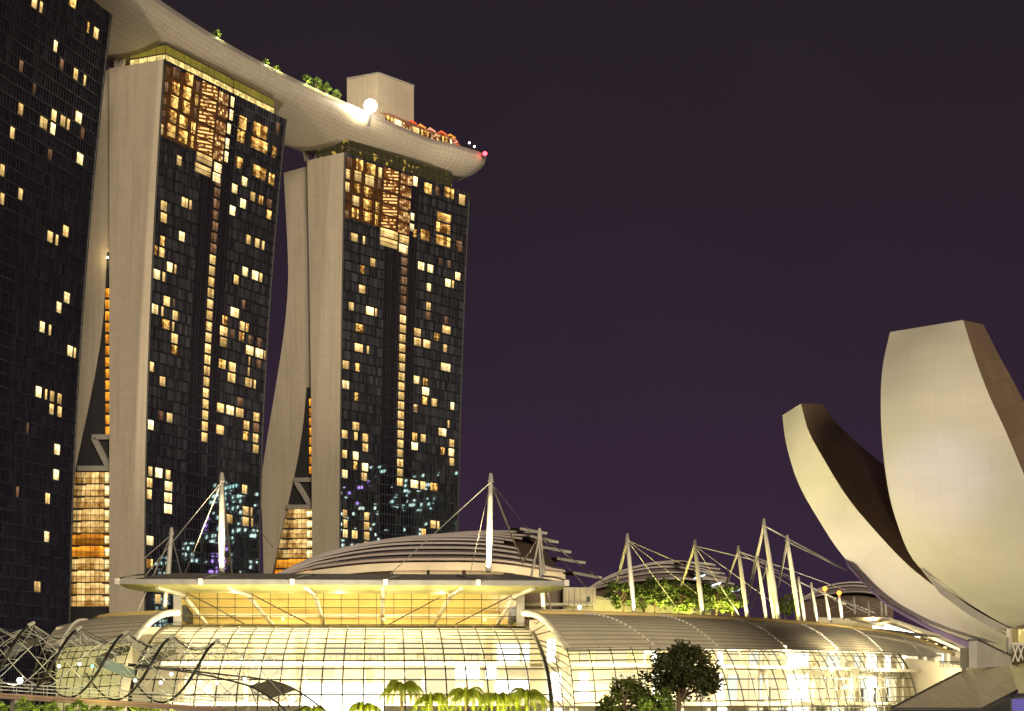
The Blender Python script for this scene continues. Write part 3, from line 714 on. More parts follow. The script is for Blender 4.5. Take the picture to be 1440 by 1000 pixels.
# canopy roof: lens section, tilted up to the rear
def can(s, g, z): return MP(s, g, z)
top_ = [(11.5, 23.5), (11.5, 23.95), (9, 24.5), (2, 25.4), (-8, 26.2), (-16, 26.4), (-16, 25.2)]
sof_ = [(11.5, 23.5), (11.2, 23.3), (6, 22.75), (0, 22.6), (-6, 23.6), (-16, 25.2)]
def canopy_rows(sec):
    rows = []
    for i in range(41):
        f = i / 40; s_ = -39.6 + (27.5 + 39.6) * f
        ed = min(f, 1 - f) * 67; k = min(1, (ed / 6)) ** .5
        rows.append([can(s_, g, 23.5 + (z - 23.5) * (.25 + .75 * k)) for g, z in sec])
    return rows
MB().grid(canopy_rows(top_)).build('canopy_roof', plain('canopy_paint', (.17, .15, .145), .5), mall)
MB().grid(canopy_rows(sof_)).build('canopy_soffit', plain('soffit_paint', (.33, .30, .11), .6), mall)
MB().bar(can(-39.4, 11.75, 23.65), can(27.3, 11.75, 23.65), .3, .75).build('canopy_fascia', plain('fascia_paint', (.20, .185, .17), .5), mall)
for px in (165, 285, 412, 542, 672, 797):
    s_ = ((px - CX) / F * 299 + 19.2) / 1.0; s_ = max(-39.5, min(27.4, s_))
    mb = MB().box(can(s_, 12.2, 23.2), .7, .6, .9, A)
    mb.tube([can(s_, 12, 24.0), can(s_ + (-1 if px > 600 else 1) * 1.2, 9, 24.7), can(s_ + (-3 if px > 600 else 3), 3, 25.3)], .14, 5)
    mb.build('canopy_bracket', M['steel'], mall)
# upper glass wall under the canopy
u0, u1 = -31.2, 20.6
for nm, f in (('upper_glass', None),):
    MB().face([MP(u0, .4, 17.7), MP(u1, .4, 17.7), MP(u1, .4, 22.55), MP(u0, .4, 22.55)]).build(nm, M['glass'], mall)
mb = MB()
for j in range(20): s_ = u0 + (u1 - u0) * j / 19; mb.tube([MP(s_, .5, 17.6), MP(s_, .5, 22.6)], .06, 4)
for z in (17.8, 19.1, 20.4, 21.7): mb.tube([MP(u0, .5, z), MP(u1, .5, z)], .06, 4)
mb.build('upper_mullions', M['mullion'], mall)
for s_ in (u0 - .6, u1 + .6): MB().box(MP(s_, .6, 17.4), 1.2, 1.2, 5.2, A).build('corner_column', M['concrete'], mall)
for (x0, x1, x2) in ((330, 352, 382), (433, 444, 455), (538, 538, 537), (645, 632, 610), (233, 262, 290), (744, 722, 700)):
    a = lambda x: (x - 540) / F * 310
    m_ = MB().tube([MP(a(x0), 9.5, 23.0), MP(a(x1), 1.5, 22.2)], [.35, .42], 7)
    m_.tube([MP(a(x1), -.5, 22.0), MP(a(x2), -3.5, 17.8)], [.4, .3], 7)
    m_.build('canopy_strut', M['steel'], mall)
for (x0, y0), (x1, y1) in (((352, 835), (435, 878)), ((300, 853), (344, 878)), ((620, 839), (547, 878)), ((722, 836), (640, 878)), ((262, 834), (300, 853))):
    MB().tube([plane_hit(x0, y0, MP(0, .9, 0), GV), plane_hit(x1, y1, MP(0, .9, 0), GV)], .10, 5).build('bracing_rod', M['mullion'], mall)
# interior of the central hall
mb = MB()
mb.face([MP(-32, -13, 0), MP(21.4, -13, 0), MP(21.4, -13, 24.6), MP(-32, -13, 24.6)])
mb.face([MP(-32, -13, 17.3), MP(21.4, -13, 17.3), MP(21.4, .2, 17.3), MP(-32, .2, 17.3)])
mb.face([MP(-32, -13, 17), MP(-32, 0, 17), MP(-32, 0, 22.6), MP(-32, -13, 22.6)])
mb.face([MP(21.4, -13, 17), MP(21.4, 0, 17), MP(21.4, 0, 22.6), MP(21.4, -13, 22.6)])
mb.build('upper_hall', plain('gold_plaster', (.54, .42, .17), .8, var=.12, scale=.12), mall)
mb = MB()
for z0 in (19.4,):
    mb.box(MP(-6, -11.5, z0), 54, .8, .5, A)
mb.build('hall_gallery', M['steel'], mall)
mb = MB()
for i in range(9):
    for (sb, dr) in ((-31.2, 1), (20.6, -1)):
        mb.box(MP(sb + dr * .3, -1.2 - i * 1.2, 18.2), .25, .7, 2.6 - .12 * i, GV)
mb.build('hall_louvres', M['dark'], mall)
mb = MB()
mb.face([MP(-50, 3, 0), MP(24, 3, 0), MP(24, 3, 17.2), MP(-50, 3, 17.2)])
mb.build('hall_back_wall', M['cream'], mall)
mb = MB()
for z in (5.2, 11.2): mb.box(MP(-5.5, 8, z), 55, 10, .55, A)
for s_ in range(-30, 22, 9):
    mb.tube([MP(s_, 6.0, 0), MP(s_, 6.0, 15.5)], .45, 8)
mb.build('hall_galleries', M['cream'], mall)
mb = MB()
for z in (6.8, 12.8): mb.tube([MP(-33, 13.2, z), MP(22, 13.2, z)], .06, 4)
for s_ in range(-33, 22, 1):
    for z in (5.7, 11.7): mb.tube([MP(s_, 13.2, z), MP(s_, 13.2, z + 1.1)], .035, 3)
mb.build('gallery_railing', M['mullion'], mall)
for x0, y0, x1, y1, m_ in ((640, 935, 698, 955, 'shop'), (700, 905, 730, 936, 'shop'), (735, 905, 760, 936, 'shop'), (700, 955, 770, 975, 'shop'), (425, 962, 540, 1004, 'shop'), (570, 925, 640, 975, 'shopwarm'), (456, 905, 540, 925, 'shopwarm'),
                           (345, 925, 400, 950, 'shopwarm'), (420, 930, 470, 952, 'shopwarm'), (560, 902, 650, 918, 'shopwarm'), (655, 905, 680, 930, 'shopwarm'), (300, 960, 400, 985, 'shopwarm')):
    g_ = 14.2 if y0 > 960 and x0 == 425 else 3.3
    q = [plane_hit(x, y, MP(0, g_, 0), GV) for x, y in ((x0, y1), (x1, y1), (x1, y0), (x0, y0))]
    MB().hexa([q[0], q[1], q[1] - GV * .25, q[0] - GV * .25], [q[3], q[2], q[2] - GV * .25, q[3] - GV * .25]).build('shopfront', M[m_], mall)
def area(loc, aim, sx_, sy_, power, col):
    l = bpy.data.lights.new('ceiling_light', 'AREA'); l.shape = 'RECTANGLE'; l.size = sx_; l.size_y = sy_; l.energy = power; l.color = col
    o = bpy.data.objects.new('ceiling_light', l); COL.objects.link(o); o.location = loc
    o.rotation_euler = (V(aim) - V(loc)).to_track_quat('-Z', 'X').to_euler(); return o
YW = (1, .84, .52)
for s_ in (-23, -7, 9):
    point(MP(s_, 20, 13.0), 18000, (1, .86, .55), .3)
    point(MP(s_, 20, 8.6), 12000, (1, .92, .72), .3)
    point(MP(s_, -4, 20.6), 2900, (1, .82, .42), .4)
    point(MP(s_ + 8, -8, 18.6), 1100, (1, .80, .42), .3)
    point(MP(s_ + 7, 7.5, 18.9), 700, (1, .82, .30), .15)

# right wing: ridge, eave and glass skirt follow a curve away from the viewer
def zed(pts): return [P(*q) for q in pts]
ridge = resample(smooth(zed([(737, 863, 297), (902, 866, 305), (1000, 870, 316), (1100, 875.5, 330), (1210, 885.5, 354), (1289, 900, 376), (1342, 922, 389)]), 60), n=48)
eave = resample(smooth(zed([(797, 912, 284), (910, 910.5, 288), (1010, 912, 298), (1100, 913.5, 312), (1180, 915.5, 330), (1250, 917.5, 352), (1319, 921, 378), (1342, 923, 388)]), 60), n=48)
def roof_pt(i, f, lift=0.0):
    j = min(47, int(i)); q = i - j; a, b = ridge[j].lerp(ridge[j + 1], q), eave[j].lerp(eave[j + 1], q); p = a.lerp(b, f); p.z += math.sin(math.pi * f) * 1.5 * (1 - i / 48) + lift; return p
rows = [[roof_pt(i, j / 12) for i in range(49)] for j in range(13)]
ul = [[(i * 3.0, j * 1.45) for i in range(49)] for j in range(13)]
MB().grid(rows, ul).build('wing_roof', M['roof'], mall)
under = [[roof_pt(i, j / 6, -.5) for i in range(49)] for j in range(7)]
MB().grid(under).build('wing_soffit', M['cream'], mall)
mb = MB().tube([roof_pt(0, j / 12, .1) for j in range(13)], .55, 6); mb.build('bargeboard', M['cream'], mall)
mb = MB().tube([p + V((0, .2, .25)) for p in ridge], .32, 5); mb.build('ridge_gutter', M['gutter'], mall)
MB().tube([p + V((0, 0, -.1)) for p in eave], .16, 5).build('eave_gutter', M['steel'], mall)
def beads(fn, n, base, parent, r=.11):
    mb = MB(); pts = [fn(j / n) for j in range(n + 1)]
    mb.tube(pts, .07, 4)
    for a, b in zip(pts, pts[1:]): mb.tube([a.lerp(b, .12), a.lerp(b, .62)], r * 1.6, 5)
    mb.build('roof_rib', M['steel'], parent)
for px in (911, 1013, 1104, 1182, 1244, 1298):
    i = min(range(49), key=lambda k: abs(CX + F * eave[k].x / eave[k].y - px))
    beads(lambda f, i=i: roof_pt(max(0, i - (1 - f) * 1.5), .08 + .92 * f, .2), 16, None, mall)
skirt = [(0, 0), (1.3, -1.8), (2.6, -4.6), (3.5, -7.8), (4.0, -11), (4.2, -14)]
def nrm(pts, i):
    t = pts[min(i + 1, len(pts) - 1)] - pts[max(i - 1, 0)]; t.z = 0; t.normalize(); return V((t.y, -t.x, 0))
IE = min(range(49), key=lambda k: abs(CX + F * eave[k].x / eave[k].y - 1262))
ev = resample(eave[:IE + 1], n=30)
sk = smooth([V((a, b, 0)) for a, b in skirt], 10)
def skirt_pt(i, k): return ev[i] + nrm(ev, i) * sk[k].x + V((0, 0, max(sk[k].y, -ev[i].z)))
MB().grid([[skirt_pt(i, k) for i in range(31)] for k in range(11)]).build('wing_glass', M['glass'], mall)
for i in range(31): MB().tube([skirt_pt(i, k) for k in range(11)], .2 if i == 30 else .092, 5).build('wing_rib', M['mullion'], mall)
mb = MB()
for k in range(11): mb.tube([skirt_pt(i, k) for i in range(31)], .09, 5)
mb.build('wing_purlins', M['mullion'], mall)
# piece of glass between the thick rib and the wing
j0 = [vault_pt(S1, k) for k in range(6, 16)]
jn = resample([eave[0]] + [skirt_pt(0, k) for k in range(1, 11)], n=9)
MB().grid([[a.lerp(b, f) for f in (0, .5, 1)] for a, b in zip(j0, jn)]).build('link_glass', M['glass'], mall)
mb = MB()
for f in (.5,): mb.tube([a.lerp(b, f) for a, b in zip(j0, jn)], .08, 5)
for a, b in zip(j0, jn): mb.tube([a, b], .08, 5)
for k in range(1, 6): mb.tube([vault_pt(S1, k), roof_pt(0, k / 7)], .08, 5)
mb.build('link_mullions', M['mullion'], mall)
# wing interior
inner = [r_ + nrm(ridge, i) * 2 for i, r_ in enumerate(ridge)]
MB().grid([[V((*p.xy, 0)) for p in inner], [V((*p.xy, max(2, p.z - 1))) for p in inner]]).build('wing_back_wall', M['cream'], mall)
mb = MB()
for z in (5.2, 11.0):
    a = [V((*(p + nrm(ridge, i) * .2).xy, z)) for i, p in enumerate(inner)]; b = [V((*(p + nrm(ridge, i) * 6).xy, z)) for i, p in enumerate(inner)]
    up = V((0, 0, .5)); mb.grid([a, b, [q + up for q in b], [q + up for q in a]], smooth=False)
for i in range(2, 44, 5):
    p = inner[i] + nrm(ridge, i) * 1.6; mb.tube([V((*p.xy, 0)), V((*p.xy, 13))], .5, 8)
mb.build('wing_galleries', M['cream'], mall)
rnd = random.Random(11)
for i in range(1, 46):
    px_ = CX + F * inner[i].x / inner[i].y; hot = any(a <= px_ <= b for a, b in ((740, 772), (893, 906), (998, 1012), (1098, 1132), (1212, 1232)))
    for z0, z1 in ((1.0, 4.8), (5.9, 10.2), (11.7, 15.0)):
        if not hot and rnd.random() < .45: continue
        n_ = nrm(ridge, i); a, b = inner[i].lerp(inner[i + 1], .06) + n_ * .25, inner[i].lerp(inner[i + 1], .94 if rnd.random() < .6 else .55) + n_ * .25
        MB().face([V((*a.xy, z0)), V((*b.xy, z0)), V((*b.xy, z1)), V((*a.xy, z1))]).build('shopfront', M['shop' if hot or rnd.random() < .08 else ('shopwarm' if rnd.random() < .8 else 'shoppale')], mall)
for i in (17, 29, 31, 33, 40):
    n_ = nrm(ridge, i); a, b = inner[i].lerp(inner[i + 1], .2) + n_ * 1.2, inner[i].lerp(inner[i + 1], .7) + n_ * 1.2
    MB().face([V((*a.xy, 5.3)), V((*b.xy, 5.3)), V((*b.xy, 8.2)), V((*a.xy, 8.2))]).build('display_board', M['dark'], mall)
for i in range(4, 40, 6):
    p = inner[i] + nrm(ridge, i) * 9.5
    point(V((*p.xy, 12.6)), 6800, YW, .3); point(V((*p.xy, 8.6)), 6400, (1, .88, .6), .3)

# left wing
lr = [P(250, 863, 297), P(200, 864.5, 300), P(150, 868, 305), P(96, 880, 316)]; le = [P(186, 903, 284), P(146, 906, 286), P(104, 909, 290), P(60, 913, 297)]
rr = resample(smooth(lr, 12), n=12); ee = resample(smooth(le, 12), n=12)
lp = lambda i, f, l=0.: rr[i].lerp(ee[i], f) + V((0, 0, math.sin(math.pi * f) * 1.4 + l))
MB().grid([[lp(i, j / 10) for i in range(13)] for j in range(11)], [[(i * 3., j * 1.45) for i in range(13)] for j in range(11)]).build('wing_roof', M['roof'], mall)
MB().tube([lp(0, j / 10, .1) for j in range(11)], .55, 6).build('bargeboard', M['cream'], mall)
MB().tube([p + V((0, .2, .3)) for p in rr[:9]], .32, 5).build('ridge_gutter', M['gutter'], mall)
beads(lambda f: lp(9, f, .2), 16, None, mall, .13)
lsk = lambda i, k: ee[i] + V((-.35 * sk[k].x, -sk[k].x, max(sk[k].y, -13.3)))
MB().grid([[lsk(i, k) for i in range(13)] for k in range(11)]).build('wing_glass', M['olive_glass'], mall)
for i in range(13): MB().tube([lsk(i, k) for k in range(11)], .085, 5).build('wing_rib', M['mullion'], mall)
mb = MB()
for k in range(11): mb.tube([lsk(i, k) for i in range(13)], .085, 5)
mb.build('wing_purlins', M['mullion'], mall)
MB().face([V((*(p).xy, 0)) for p in (rr[12], rr[0])] + [V((*p.xy, 16)) for p in (rr[0], rr[12])]).build('wing_back_wall', M['cream'], mall)
for i in (2, 8): point(rr[i].lerp(ee[i], .75) * 1.0 - V((0, 0, 5)), 600, (1, .92, .66), .3)
l0 = [vault_pt(S0, k) for k in range(6, 16)]; ln_ = resample([ee[0]] + [lsk(0, k) for k in range(1, 11)], n=9)
MB().grid([[b.lerp(a, f) for f in (0, 1)] for a, b in zip(l0, ln_)]).build('link_glass', M['glass'], mall)

# roof terrace behind the ridges
te = [V((*p.xy, 19.3)) for p in ridge[:40]]; tb = [V((p.x + 18, p.y + 46, 19.3)) for p in ridge[:40]]
for p, r_ in zip(te, ridge): p.z = r_.z + .1
for p, r_ in zip(tb, ridge): p.z = r_.z + 1.2
MB().grid([te, tb]).build('roof_terrace', M['concrete'], mall)

# dome roofs with stepped louvres
def dome(name, label, C0, C1, nstrip, cuts, blades, d_body):
    c0 = smooth(zed(C0), 30); c1 = smooth(zed(C1), 30)
    o = thing(name, label, 'louvred dome', V((*((c0[15] + c1[15]) / 2).xy, 0)), 'louvred dome roofs behind the mall')
    for k in range(nstrip):
        f0, f1 = k / nstrip, (k + 1) / nstrip; cut = cuts[k] if k < len(cuts) else 30
        mb = MB(); A_, B_, C_ = [], [], []
        for i in range(cut + 1):
            lift = 1.0 * min(1, i / 8)
            crown = lambda f: math.sin(math.pi * min(1, f)) * 2.0 * math.sin(math.pi * min(i, 28) / 30)
            a = c0[i].lerp(c1[i], f0) + V((0, 0, lift * .55 + crown(f0))); b = c0[i].lerp(c1[i], f1) + V((0, 0, -.15 + crown(f1)))
            A_.append(a); B_.append(b); C_.append(a - V((0, 0, .28 + .1 * lift)))
        mb.grid([B_, A_, C_, [q + V((0, 1.2, -.1)) for q in C_]], smooth=False)
        mb.build('roof_louvre', M['louvre'], o)
    mb = MB()
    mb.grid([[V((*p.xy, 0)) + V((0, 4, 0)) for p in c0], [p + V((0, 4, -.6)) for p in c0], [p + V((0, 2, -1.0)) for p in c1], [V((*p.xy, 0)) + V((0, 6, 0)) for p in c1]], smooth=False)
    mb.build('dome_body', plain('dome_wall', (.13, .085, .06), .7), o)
    for (x0, y0), (x1, y1) in blades:
        MB().bar(P(x0, y0, d_body), P(x1, y1, d_body - 3), 2.4, .5).build('roof_blade', M['steel'], o)
        MB().bar(P(x0 - 16, y0 + 1, d_body + 12), P(x0 + 4, y0 + 1, d_body + 1), 1.6, .8).build('blade_arm', M['dark'], o)
    return o, c0
dm, c0 = dome('theatre_dome', 'large louvred dome roof rising behind the canopy roof of the mall',
     [(385, 809.5, 372), (420, 804, 371), (460, 798, 370), (520, 791.5, 368), (600, 789, 367), (700, 791, 366), (795, 806, 368)],
     [(385, 808.5, 374), (425, 797, 380), (478, 782.5, 388), (550, 767, 396), (610, 756, 404), (682, 747.5, 412), (752, 745.5, 418)], 9, [30, 28, 27, 27, 26, 27, 28, 29, 30],
     [((736, 744), (765, 749.5)), ((750, 754), (781, 762)), ((768, 770), (799, 776)), ((788, 786), (819, 791)), ((810, 806), (842, 812))], 405)
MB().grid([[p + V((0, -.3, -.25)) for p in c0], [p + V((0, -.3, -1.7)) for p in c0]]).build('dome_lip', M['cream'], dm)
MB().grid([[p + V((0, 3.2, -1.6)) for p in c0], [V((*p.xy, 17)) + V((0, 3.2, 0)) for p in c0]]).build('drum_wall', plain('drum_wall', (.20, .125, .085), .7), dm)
for x0, x1 in ((553, 600), (604, 650), (655, 708), (724, 760), (763, 792)):
    MB().face([P(x0, 812, 368.5), P(x1, 812, 368.5), P(x1, 794 + (x1 - 700) * .1 if x1 > 700 else 794, 368.5), P(x0, 794, 368.5)]).build('drum_panel', M['cream'], dm)
for x in (480, 560, 640, 720, 780): point(P(x, 806, 361), 900, (1, .72, .42), .4)
dome('casino_dome', 'smaller louvred dome roof behind the lit terrace trees',
     [(822, 831, 500), (850, 825, 498), (890, 819, 495), (930, 816, 492), (975, 817, 492), (1040, 832, 495)],
     [(822, 829, 502), (850, 818, 508), (890, 804, 514), (930, 794, 520), (960, 790.5, 524), (1000, 791.5, 526)], 6, [30, 30, 30, 30, 30, 30],
     [((968, 791), (1000, 793.5)), ((980, 803), (1008, 806)), ((990, 814), (1022, 816)), ((1003, 826), (1040, 828))], 490)
dome('far_dome', 'distant low louvred roof glimpsed past the masts, beside the left petal of the lotus museum',
     [(1120, 846, 600), (1150, 839, 598), (1180, 835, 595), (1215, 834, 592), (1260, 842, 592)],
     [(1120, 845, 602), (1150, 835, 608), (1180, 828, 614), (1210, 822, 618), (1240, 818, 622)], 4, [30] * 4, [], 600)
# theatre screens glimpsed between the blades
so_ = thing('led_screen', 'small bright slanting screens hanging under the blades of the casino dome', 'screen', P(995, 815, 470))
for i, (x, y) in enumerate(((984, 811), (1006, 822), (1033, 831))):
    MB().hexa([P(x - 9, y + 4, 470), P(x + 7, y - 1, 470), P(x + 7, y - 1, 470.4), P(x - 9, y + 4, 470.4)], [P(x - 7, y + 1, 470), P(x + 9, y - 4, 470), P(x + 9, y - 4, 470.4), P(x - 7, y + 1, 470.4)]).build('screen_panel', M['screen'], so_)

# low roof buildings between canopy and terrace
ro = thing('plant_house', 'pale panelled roof house to the right of the canopy roof', 'roof building', V((*P(790, 860, 332).xy, 17)))
mb = MB()
def blk(mb, x0, y0, x1, y1, d, dep=8):
    q = [P(x0, y1, d), P(x1, y1, d), P(x1, y1, d) + V((0, dep, 0)), P(x0, y1, d) + V((0, dep, 0))]
    zt = P(x0, y0, d).z; mb.hexa(q, [V((*p.xy, zt)) for p in q])
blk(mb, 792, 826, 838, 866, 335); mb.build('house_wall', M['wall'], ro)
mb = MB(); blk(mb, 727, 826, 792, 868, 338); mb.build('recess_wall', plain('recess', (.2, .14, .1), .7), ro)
mb = MB(); blk(mb, 730, 848, 836, 852, 333, 2); blk(mb, 728, 857, 796, 868, 331, 2); blk(mb, 730, 838, 738, 846, 333, 2); mb.build('house_band', M['cream'], ro)
mb = MB(); blk(mb, 826, 839, 830, 846, 334.8, .3); mb.build('house_vent', M['dark'], ro)
mb = MB()
for x in (800, 808, 816, 824, 833): mb.tube([P(x, 866, 332.5), P(x, 828, 332.5)], .06, 4)
mb.tube([P(728, 851, 332), P(840, 851, 332)], .08, 4); mb.build('house_rail', M['cable'], ro)
o = thing('wall_lamp', 'small cold white lamp on the pale roof house', 'lamp', P(815, 855, 331))
MB().ball(P(815, 854, 331), .35).build('bulb', M['cool'], o); MB().tube([P(815, 854, 331), P(815, 856, 332.6)], .1, 5).build('bracket', M['dark'], o)
rp_ = thing('ramp_wall', 'long cream parapet wall sloping down behind the terrace trees', 'wall', P(900, 865, 345))
mb = MB(); top = [(838, 842), (870, 846), (920, 851), (960, 856), (1000, 862)]
a = [P(x, y, 345 + i * 3) for i, (x, y) in enumerate(top)]; b = [V((p.x, p.y, 18)) for p in a]
mb.grid([b, a, [p + V((0, 1, 0)) for p in a], [p + V((0, 1, 0)) for p in b]], smooth=False); mb.build('parapet_wall', M['cream'], rp_)
MB().tube([p + V((0, .5, .3)) for p in a], .3, 5).build('coping', M['steel'], rp_)
for i, x in enumerate((850, 885, 930, 975)): point(P(x, 860, 340), 420, (1, .85, .4), .3)

# masts with their stays
def mast(top, base, d, r, stays, label, glow=0, dt=0):
    r *= .78; t, b = P(*top, d + dt), P(*base, d)
    o = thing('support_mast', label, 'mast', b, 'white roof support masts')
    MB().tube([b, b.lerp(t, .35), b.lerp(t, .8), t], [r * .8, r, r * .75, r * .5], 10).build('pole', M['steel'], o)
    MB().tube([t - V((0, 0, r)), t + V((0, 0, r * 1.5))], [r * .9, r * .45], 8).build('cap', M['steel'], o)
    for (x, y, dd, rr_) in stays: MB().tube([t - V((0, 0, r)), P(x, y, dd)], rr_, 5).build('stay', M['cable'], o)
    if glow:
        a = b + V((.0, -3.2 * r - .6, .1)); spot(a, b.lerp(t, .42), glow * 3.4, (1, .84, .50), 110, .9, .25)
        MB().box(a - V((0, 0, .3)), r * 1.2, r * 1.0, .25).build('uplight', M['dark'], o)
C_ = .075
mast((312, 672), (312, 805), 318, .72, [(258, 812, 322, .10), (204, 810, 305, .07), (384, 770, 360, .06), (326, 808, 324, .22)], 'tall white mast standing on the left end of the canopy roof', 15000)
mast((241, 748), (232, 860), 322, .62, [(160, 822, 300, .06), (190, 868, 300, .06), (205, 830, 330, .06), (256, 812, 324, .1), (222, 820, 330, .06)], 'shorter leaning mast beside the left corner of the canopy roof', 1600)
mast((690, 673), (687, 805), 318, .72, [(548, 808, 305, .08), (660, 812, 324, .05), (735, 792, 345, .16), (755, 760, 420, .05)], 'tall white mast standing on the right end of the canopy roof', 15000)
mast((759, 749), (764, 860), 326, .62, [(735, 792, 345, .14), (776, 865, 322, .12), (868, 832, 400, .10), (842, 846, 350, .06), (744, 826, 320, .2)], 'mast in front of the stepped blades of the large dome', 2200)
mast((882, 756), (892, 864), 322, .56, [(1010, 815, 360, .09), (1000, 850, 345, .05), (960, 866, 335, .05), (862, 842, 340, .25)], 'first leaning mast in the row on the terrace, just right of the pale roof house', 2200)
mast((977, 764), (988, 865), 330, .54, [(1110, 800, 370, .09), (1090, 850, 350, .05), (1040, 866, 345, .05), (948, 852, 350, .25)], 'second leaning mast in the row on the terrace, between the lit trees', 1600)
mast((1038, 772), (1051, 869), 338, .50, [(1190, 830, 400, .09), (1160, 856, 370, .05), (1015, 838, 360, .2)], 'third leaning mast in the row on the terrace, right of the lit trees', 1400)
mast((1065, 786), (1078, 871), 342, .42, [(1050, 850, 370, .12), (1190, 850, 400, .05)], 'short mast in the cluster below the tallest terrace mast, leftmost of the cluster', 900)
mast((1078, 797), (1089, 872), 345, .42, [(1056, 856, 372, .14), (1200, 852, 400, .05)], 'short mast squeezed against the tallest terrace mast', 900)
mast((1074, 735), (1095, 872), 340, .60, [(1190, 802, 372, .16), (1064, 786, 345, .26), (1050, 836, 360, .14)], 'tallest leaning mast on the right part of the terrace', 2200)
mast((1107, 758), (1124, 874), 345, .58, [(1190, 802, 372, .12), (1094, 826, 370, .24)], 'tall leaning mast right of the tallest one', 1800)
mast((1123, 815), (1132, 874), 350, .42, [(1200, 858, 390, .05), (1100, 860, 380, .14)], 'short mast close beside the last tall leaning mast', 900)
mast((1141, 823), (1150, 876), 355, .40, [(1220, 862, 400, .05)], 'thin mast just left of the two masts with orange lamps', 800)
for x, y, x2, y2, lb in ((1160, 832, 1167, 874, 'mast topped by an orange lamp, the left one of two'), (1180, 838, 1184, 870, 'mast topped by an orange lamp, the right one of two')):
    mast((x, y), (x2, y2), 362, .40, [(1230, 862, 400, .05)], lb, 800)
    o = thing('orange_lamp', 'orange lamp glowing on the ' + ('left' if x == 1160 else 'right') + ' one of the two lamp masts', 'lamp', P(x, y - 2, 362))
    MB().ball(P(x, y - 4, 362), .42).build('bulb', M['orangelamp'], o); MB().tube([P(x, y, 362), P(x, y - 4, 362)], .2, 5).build('socket', M['dark'], o)
for x, y, h_ in ((1202, 842, 22), (1222, 848, 20), (1240, 846, 20), (1246, 848, 18)):
    mast((x - 1, y), (x, y + h_), 385, .34, [(x - 40, y + 16, 380, .04)], 'far thin mast near the left petal of the lotus museum', 0)

# terrace trees lit from below
for i, (px, py, d, h_, r_) in enumerate([(876, 866, 332, 7.2, 3.6), (921, 866, 336, 7.4, 3.8), (906, 866, 350, 7, 3.4), (955, 867, 342, 6.6, 3.5), (975, 866, 352, 6.8, 3.4), (1006, 868, 344, 7.2, 4.0), (1030, 869, 348, 6.2, 3.2), (940, 866, 358, 7.8, 3.6), (1105, 871, 362, 5.0, 2.6)]):
    b = P(px, py, d)
    tree('terrace_tree', ['low tree behind the first leaning mast, green lit', 'tree with a pale trunk between the first and second leaning masts', 'darker tree behind the pale trunked one', 'tree close left of the second leaning mast', 'dark tree right behind the second leaning mast', 'yellow lit bushy tree left of the third leaning mast', 'small tree at the foot of the third leaning mast', 'tall dark tree at the back of the terrace grove', 'small dark tree at the foot of the tallest leaning mast'][i],
         b, h_ * .86, r_, M['leafterr'], 46, .36, 26, 20 + i, 'lit trees on the mall terrace')
    if i in (0, 1, 3, 5, 6): point(b + V((.6, -4.2, .5)), 3000, (1, .93, .25), .3)

# ------------------------------------------------------------------ lotus museum
mus = thing('lotus_museum', 'giant pale lotus shaped museum with upswept petals at the right edge', 'museum', V((70, 262, 0)))
def petal(name, E1, E2, E3, D, o13, bulge):
    n = 36
    f = lambda E, off: smooth([P(x, y, d + o_) for (x, y), d, o_ in zip(E, D, off)], n)
    a = f(E1, o13[0]); b = f(E2, [0] * len(D)); c = f(E3, o13[1])
    dd = [p + (r_ - q) for p, q, r_ in zip(a, b, c)]
    L = [0]
    for p, q in zip(b, b[1:]): L.append(L[-1] + (q - p).length)
    outer = []; uv = []
    for i in range(n + 1):
        t = (b[min(i + 1, n)] - b[max(i - 1, 0)]); nn = t.cross(a[i] - b[i]).normalized()
        if nn.y > 0: nn = -nn
        row = [a[i].lerp(b[i], j / 10) + nn * bulge * math.sin(math.pi * j / 10) * math.sin(math.pi * (i / n) ** .7) for j in range(11)]
        outer.append(row); w_ = (a[i] - b[i]).length; uv.append([(L[i], w_ * j / 10) for j in range(11)])
    po = MB().grid(outer, uv).build(name, M['museum'], mus)
    k = lambda x, y: [[(L[i], 0), (L[i], (x[i] - y[i]).length)] for i in range(n + 1)]
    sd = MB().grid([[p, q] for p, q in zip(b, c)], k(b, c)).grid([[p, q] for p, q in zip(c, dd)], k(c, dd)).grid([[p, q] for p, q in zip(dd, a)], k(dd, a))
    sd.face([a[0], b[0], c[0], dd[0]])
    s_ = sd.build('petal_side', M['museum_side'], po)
    s_.matrix_parent_inverse = po.matrix_world.inverted() if False else s_.matrix_parent_inverse
    return po
petal('petal', [(1100,584),(1106,626),(1122,678),(1150,729),(1184,780),(1236,836),(1289,869),(1340,893),(1425,922)],
      [(1126.5,567.5),(1137,606),(1158,645),(1190,697),(1225,740),(1275,793),(1320,829),(1364,862),(1425,893)],
      [(1157,568),(1172,590),(1195,613),(1222,637),(1250,661),(1290,705),(1330,755),(1370,800),(1425,850)],
      [268, 267, 266, 265, 264, 263, 262, 262, 262], [[7] * 9, [8, 9, 10, 11, 12, 12, 12, 12, 12]], .4)
petal('petal', [(1251.5,467),(1241,517),(1238.5,570),(1241,626),(1248,682),(1260,731),(1284,787),(1330,828),(1420,884)],
      [(1354.5,450),(1370,500),(1391,556),(1415,608),(1442,672),(1470,735),(1495,800),(1512,850),(1520,900)],
      [(1382.6,456),(1405,500),(1428,542),(1452,590),(1480,650),(1507,720),(1530,790),(1545,845),(1550,900)],
      [243, 239, 237, 238, 241, 245, 250, 255, 262], [[1] * 9, [12] * 9], 1.6)
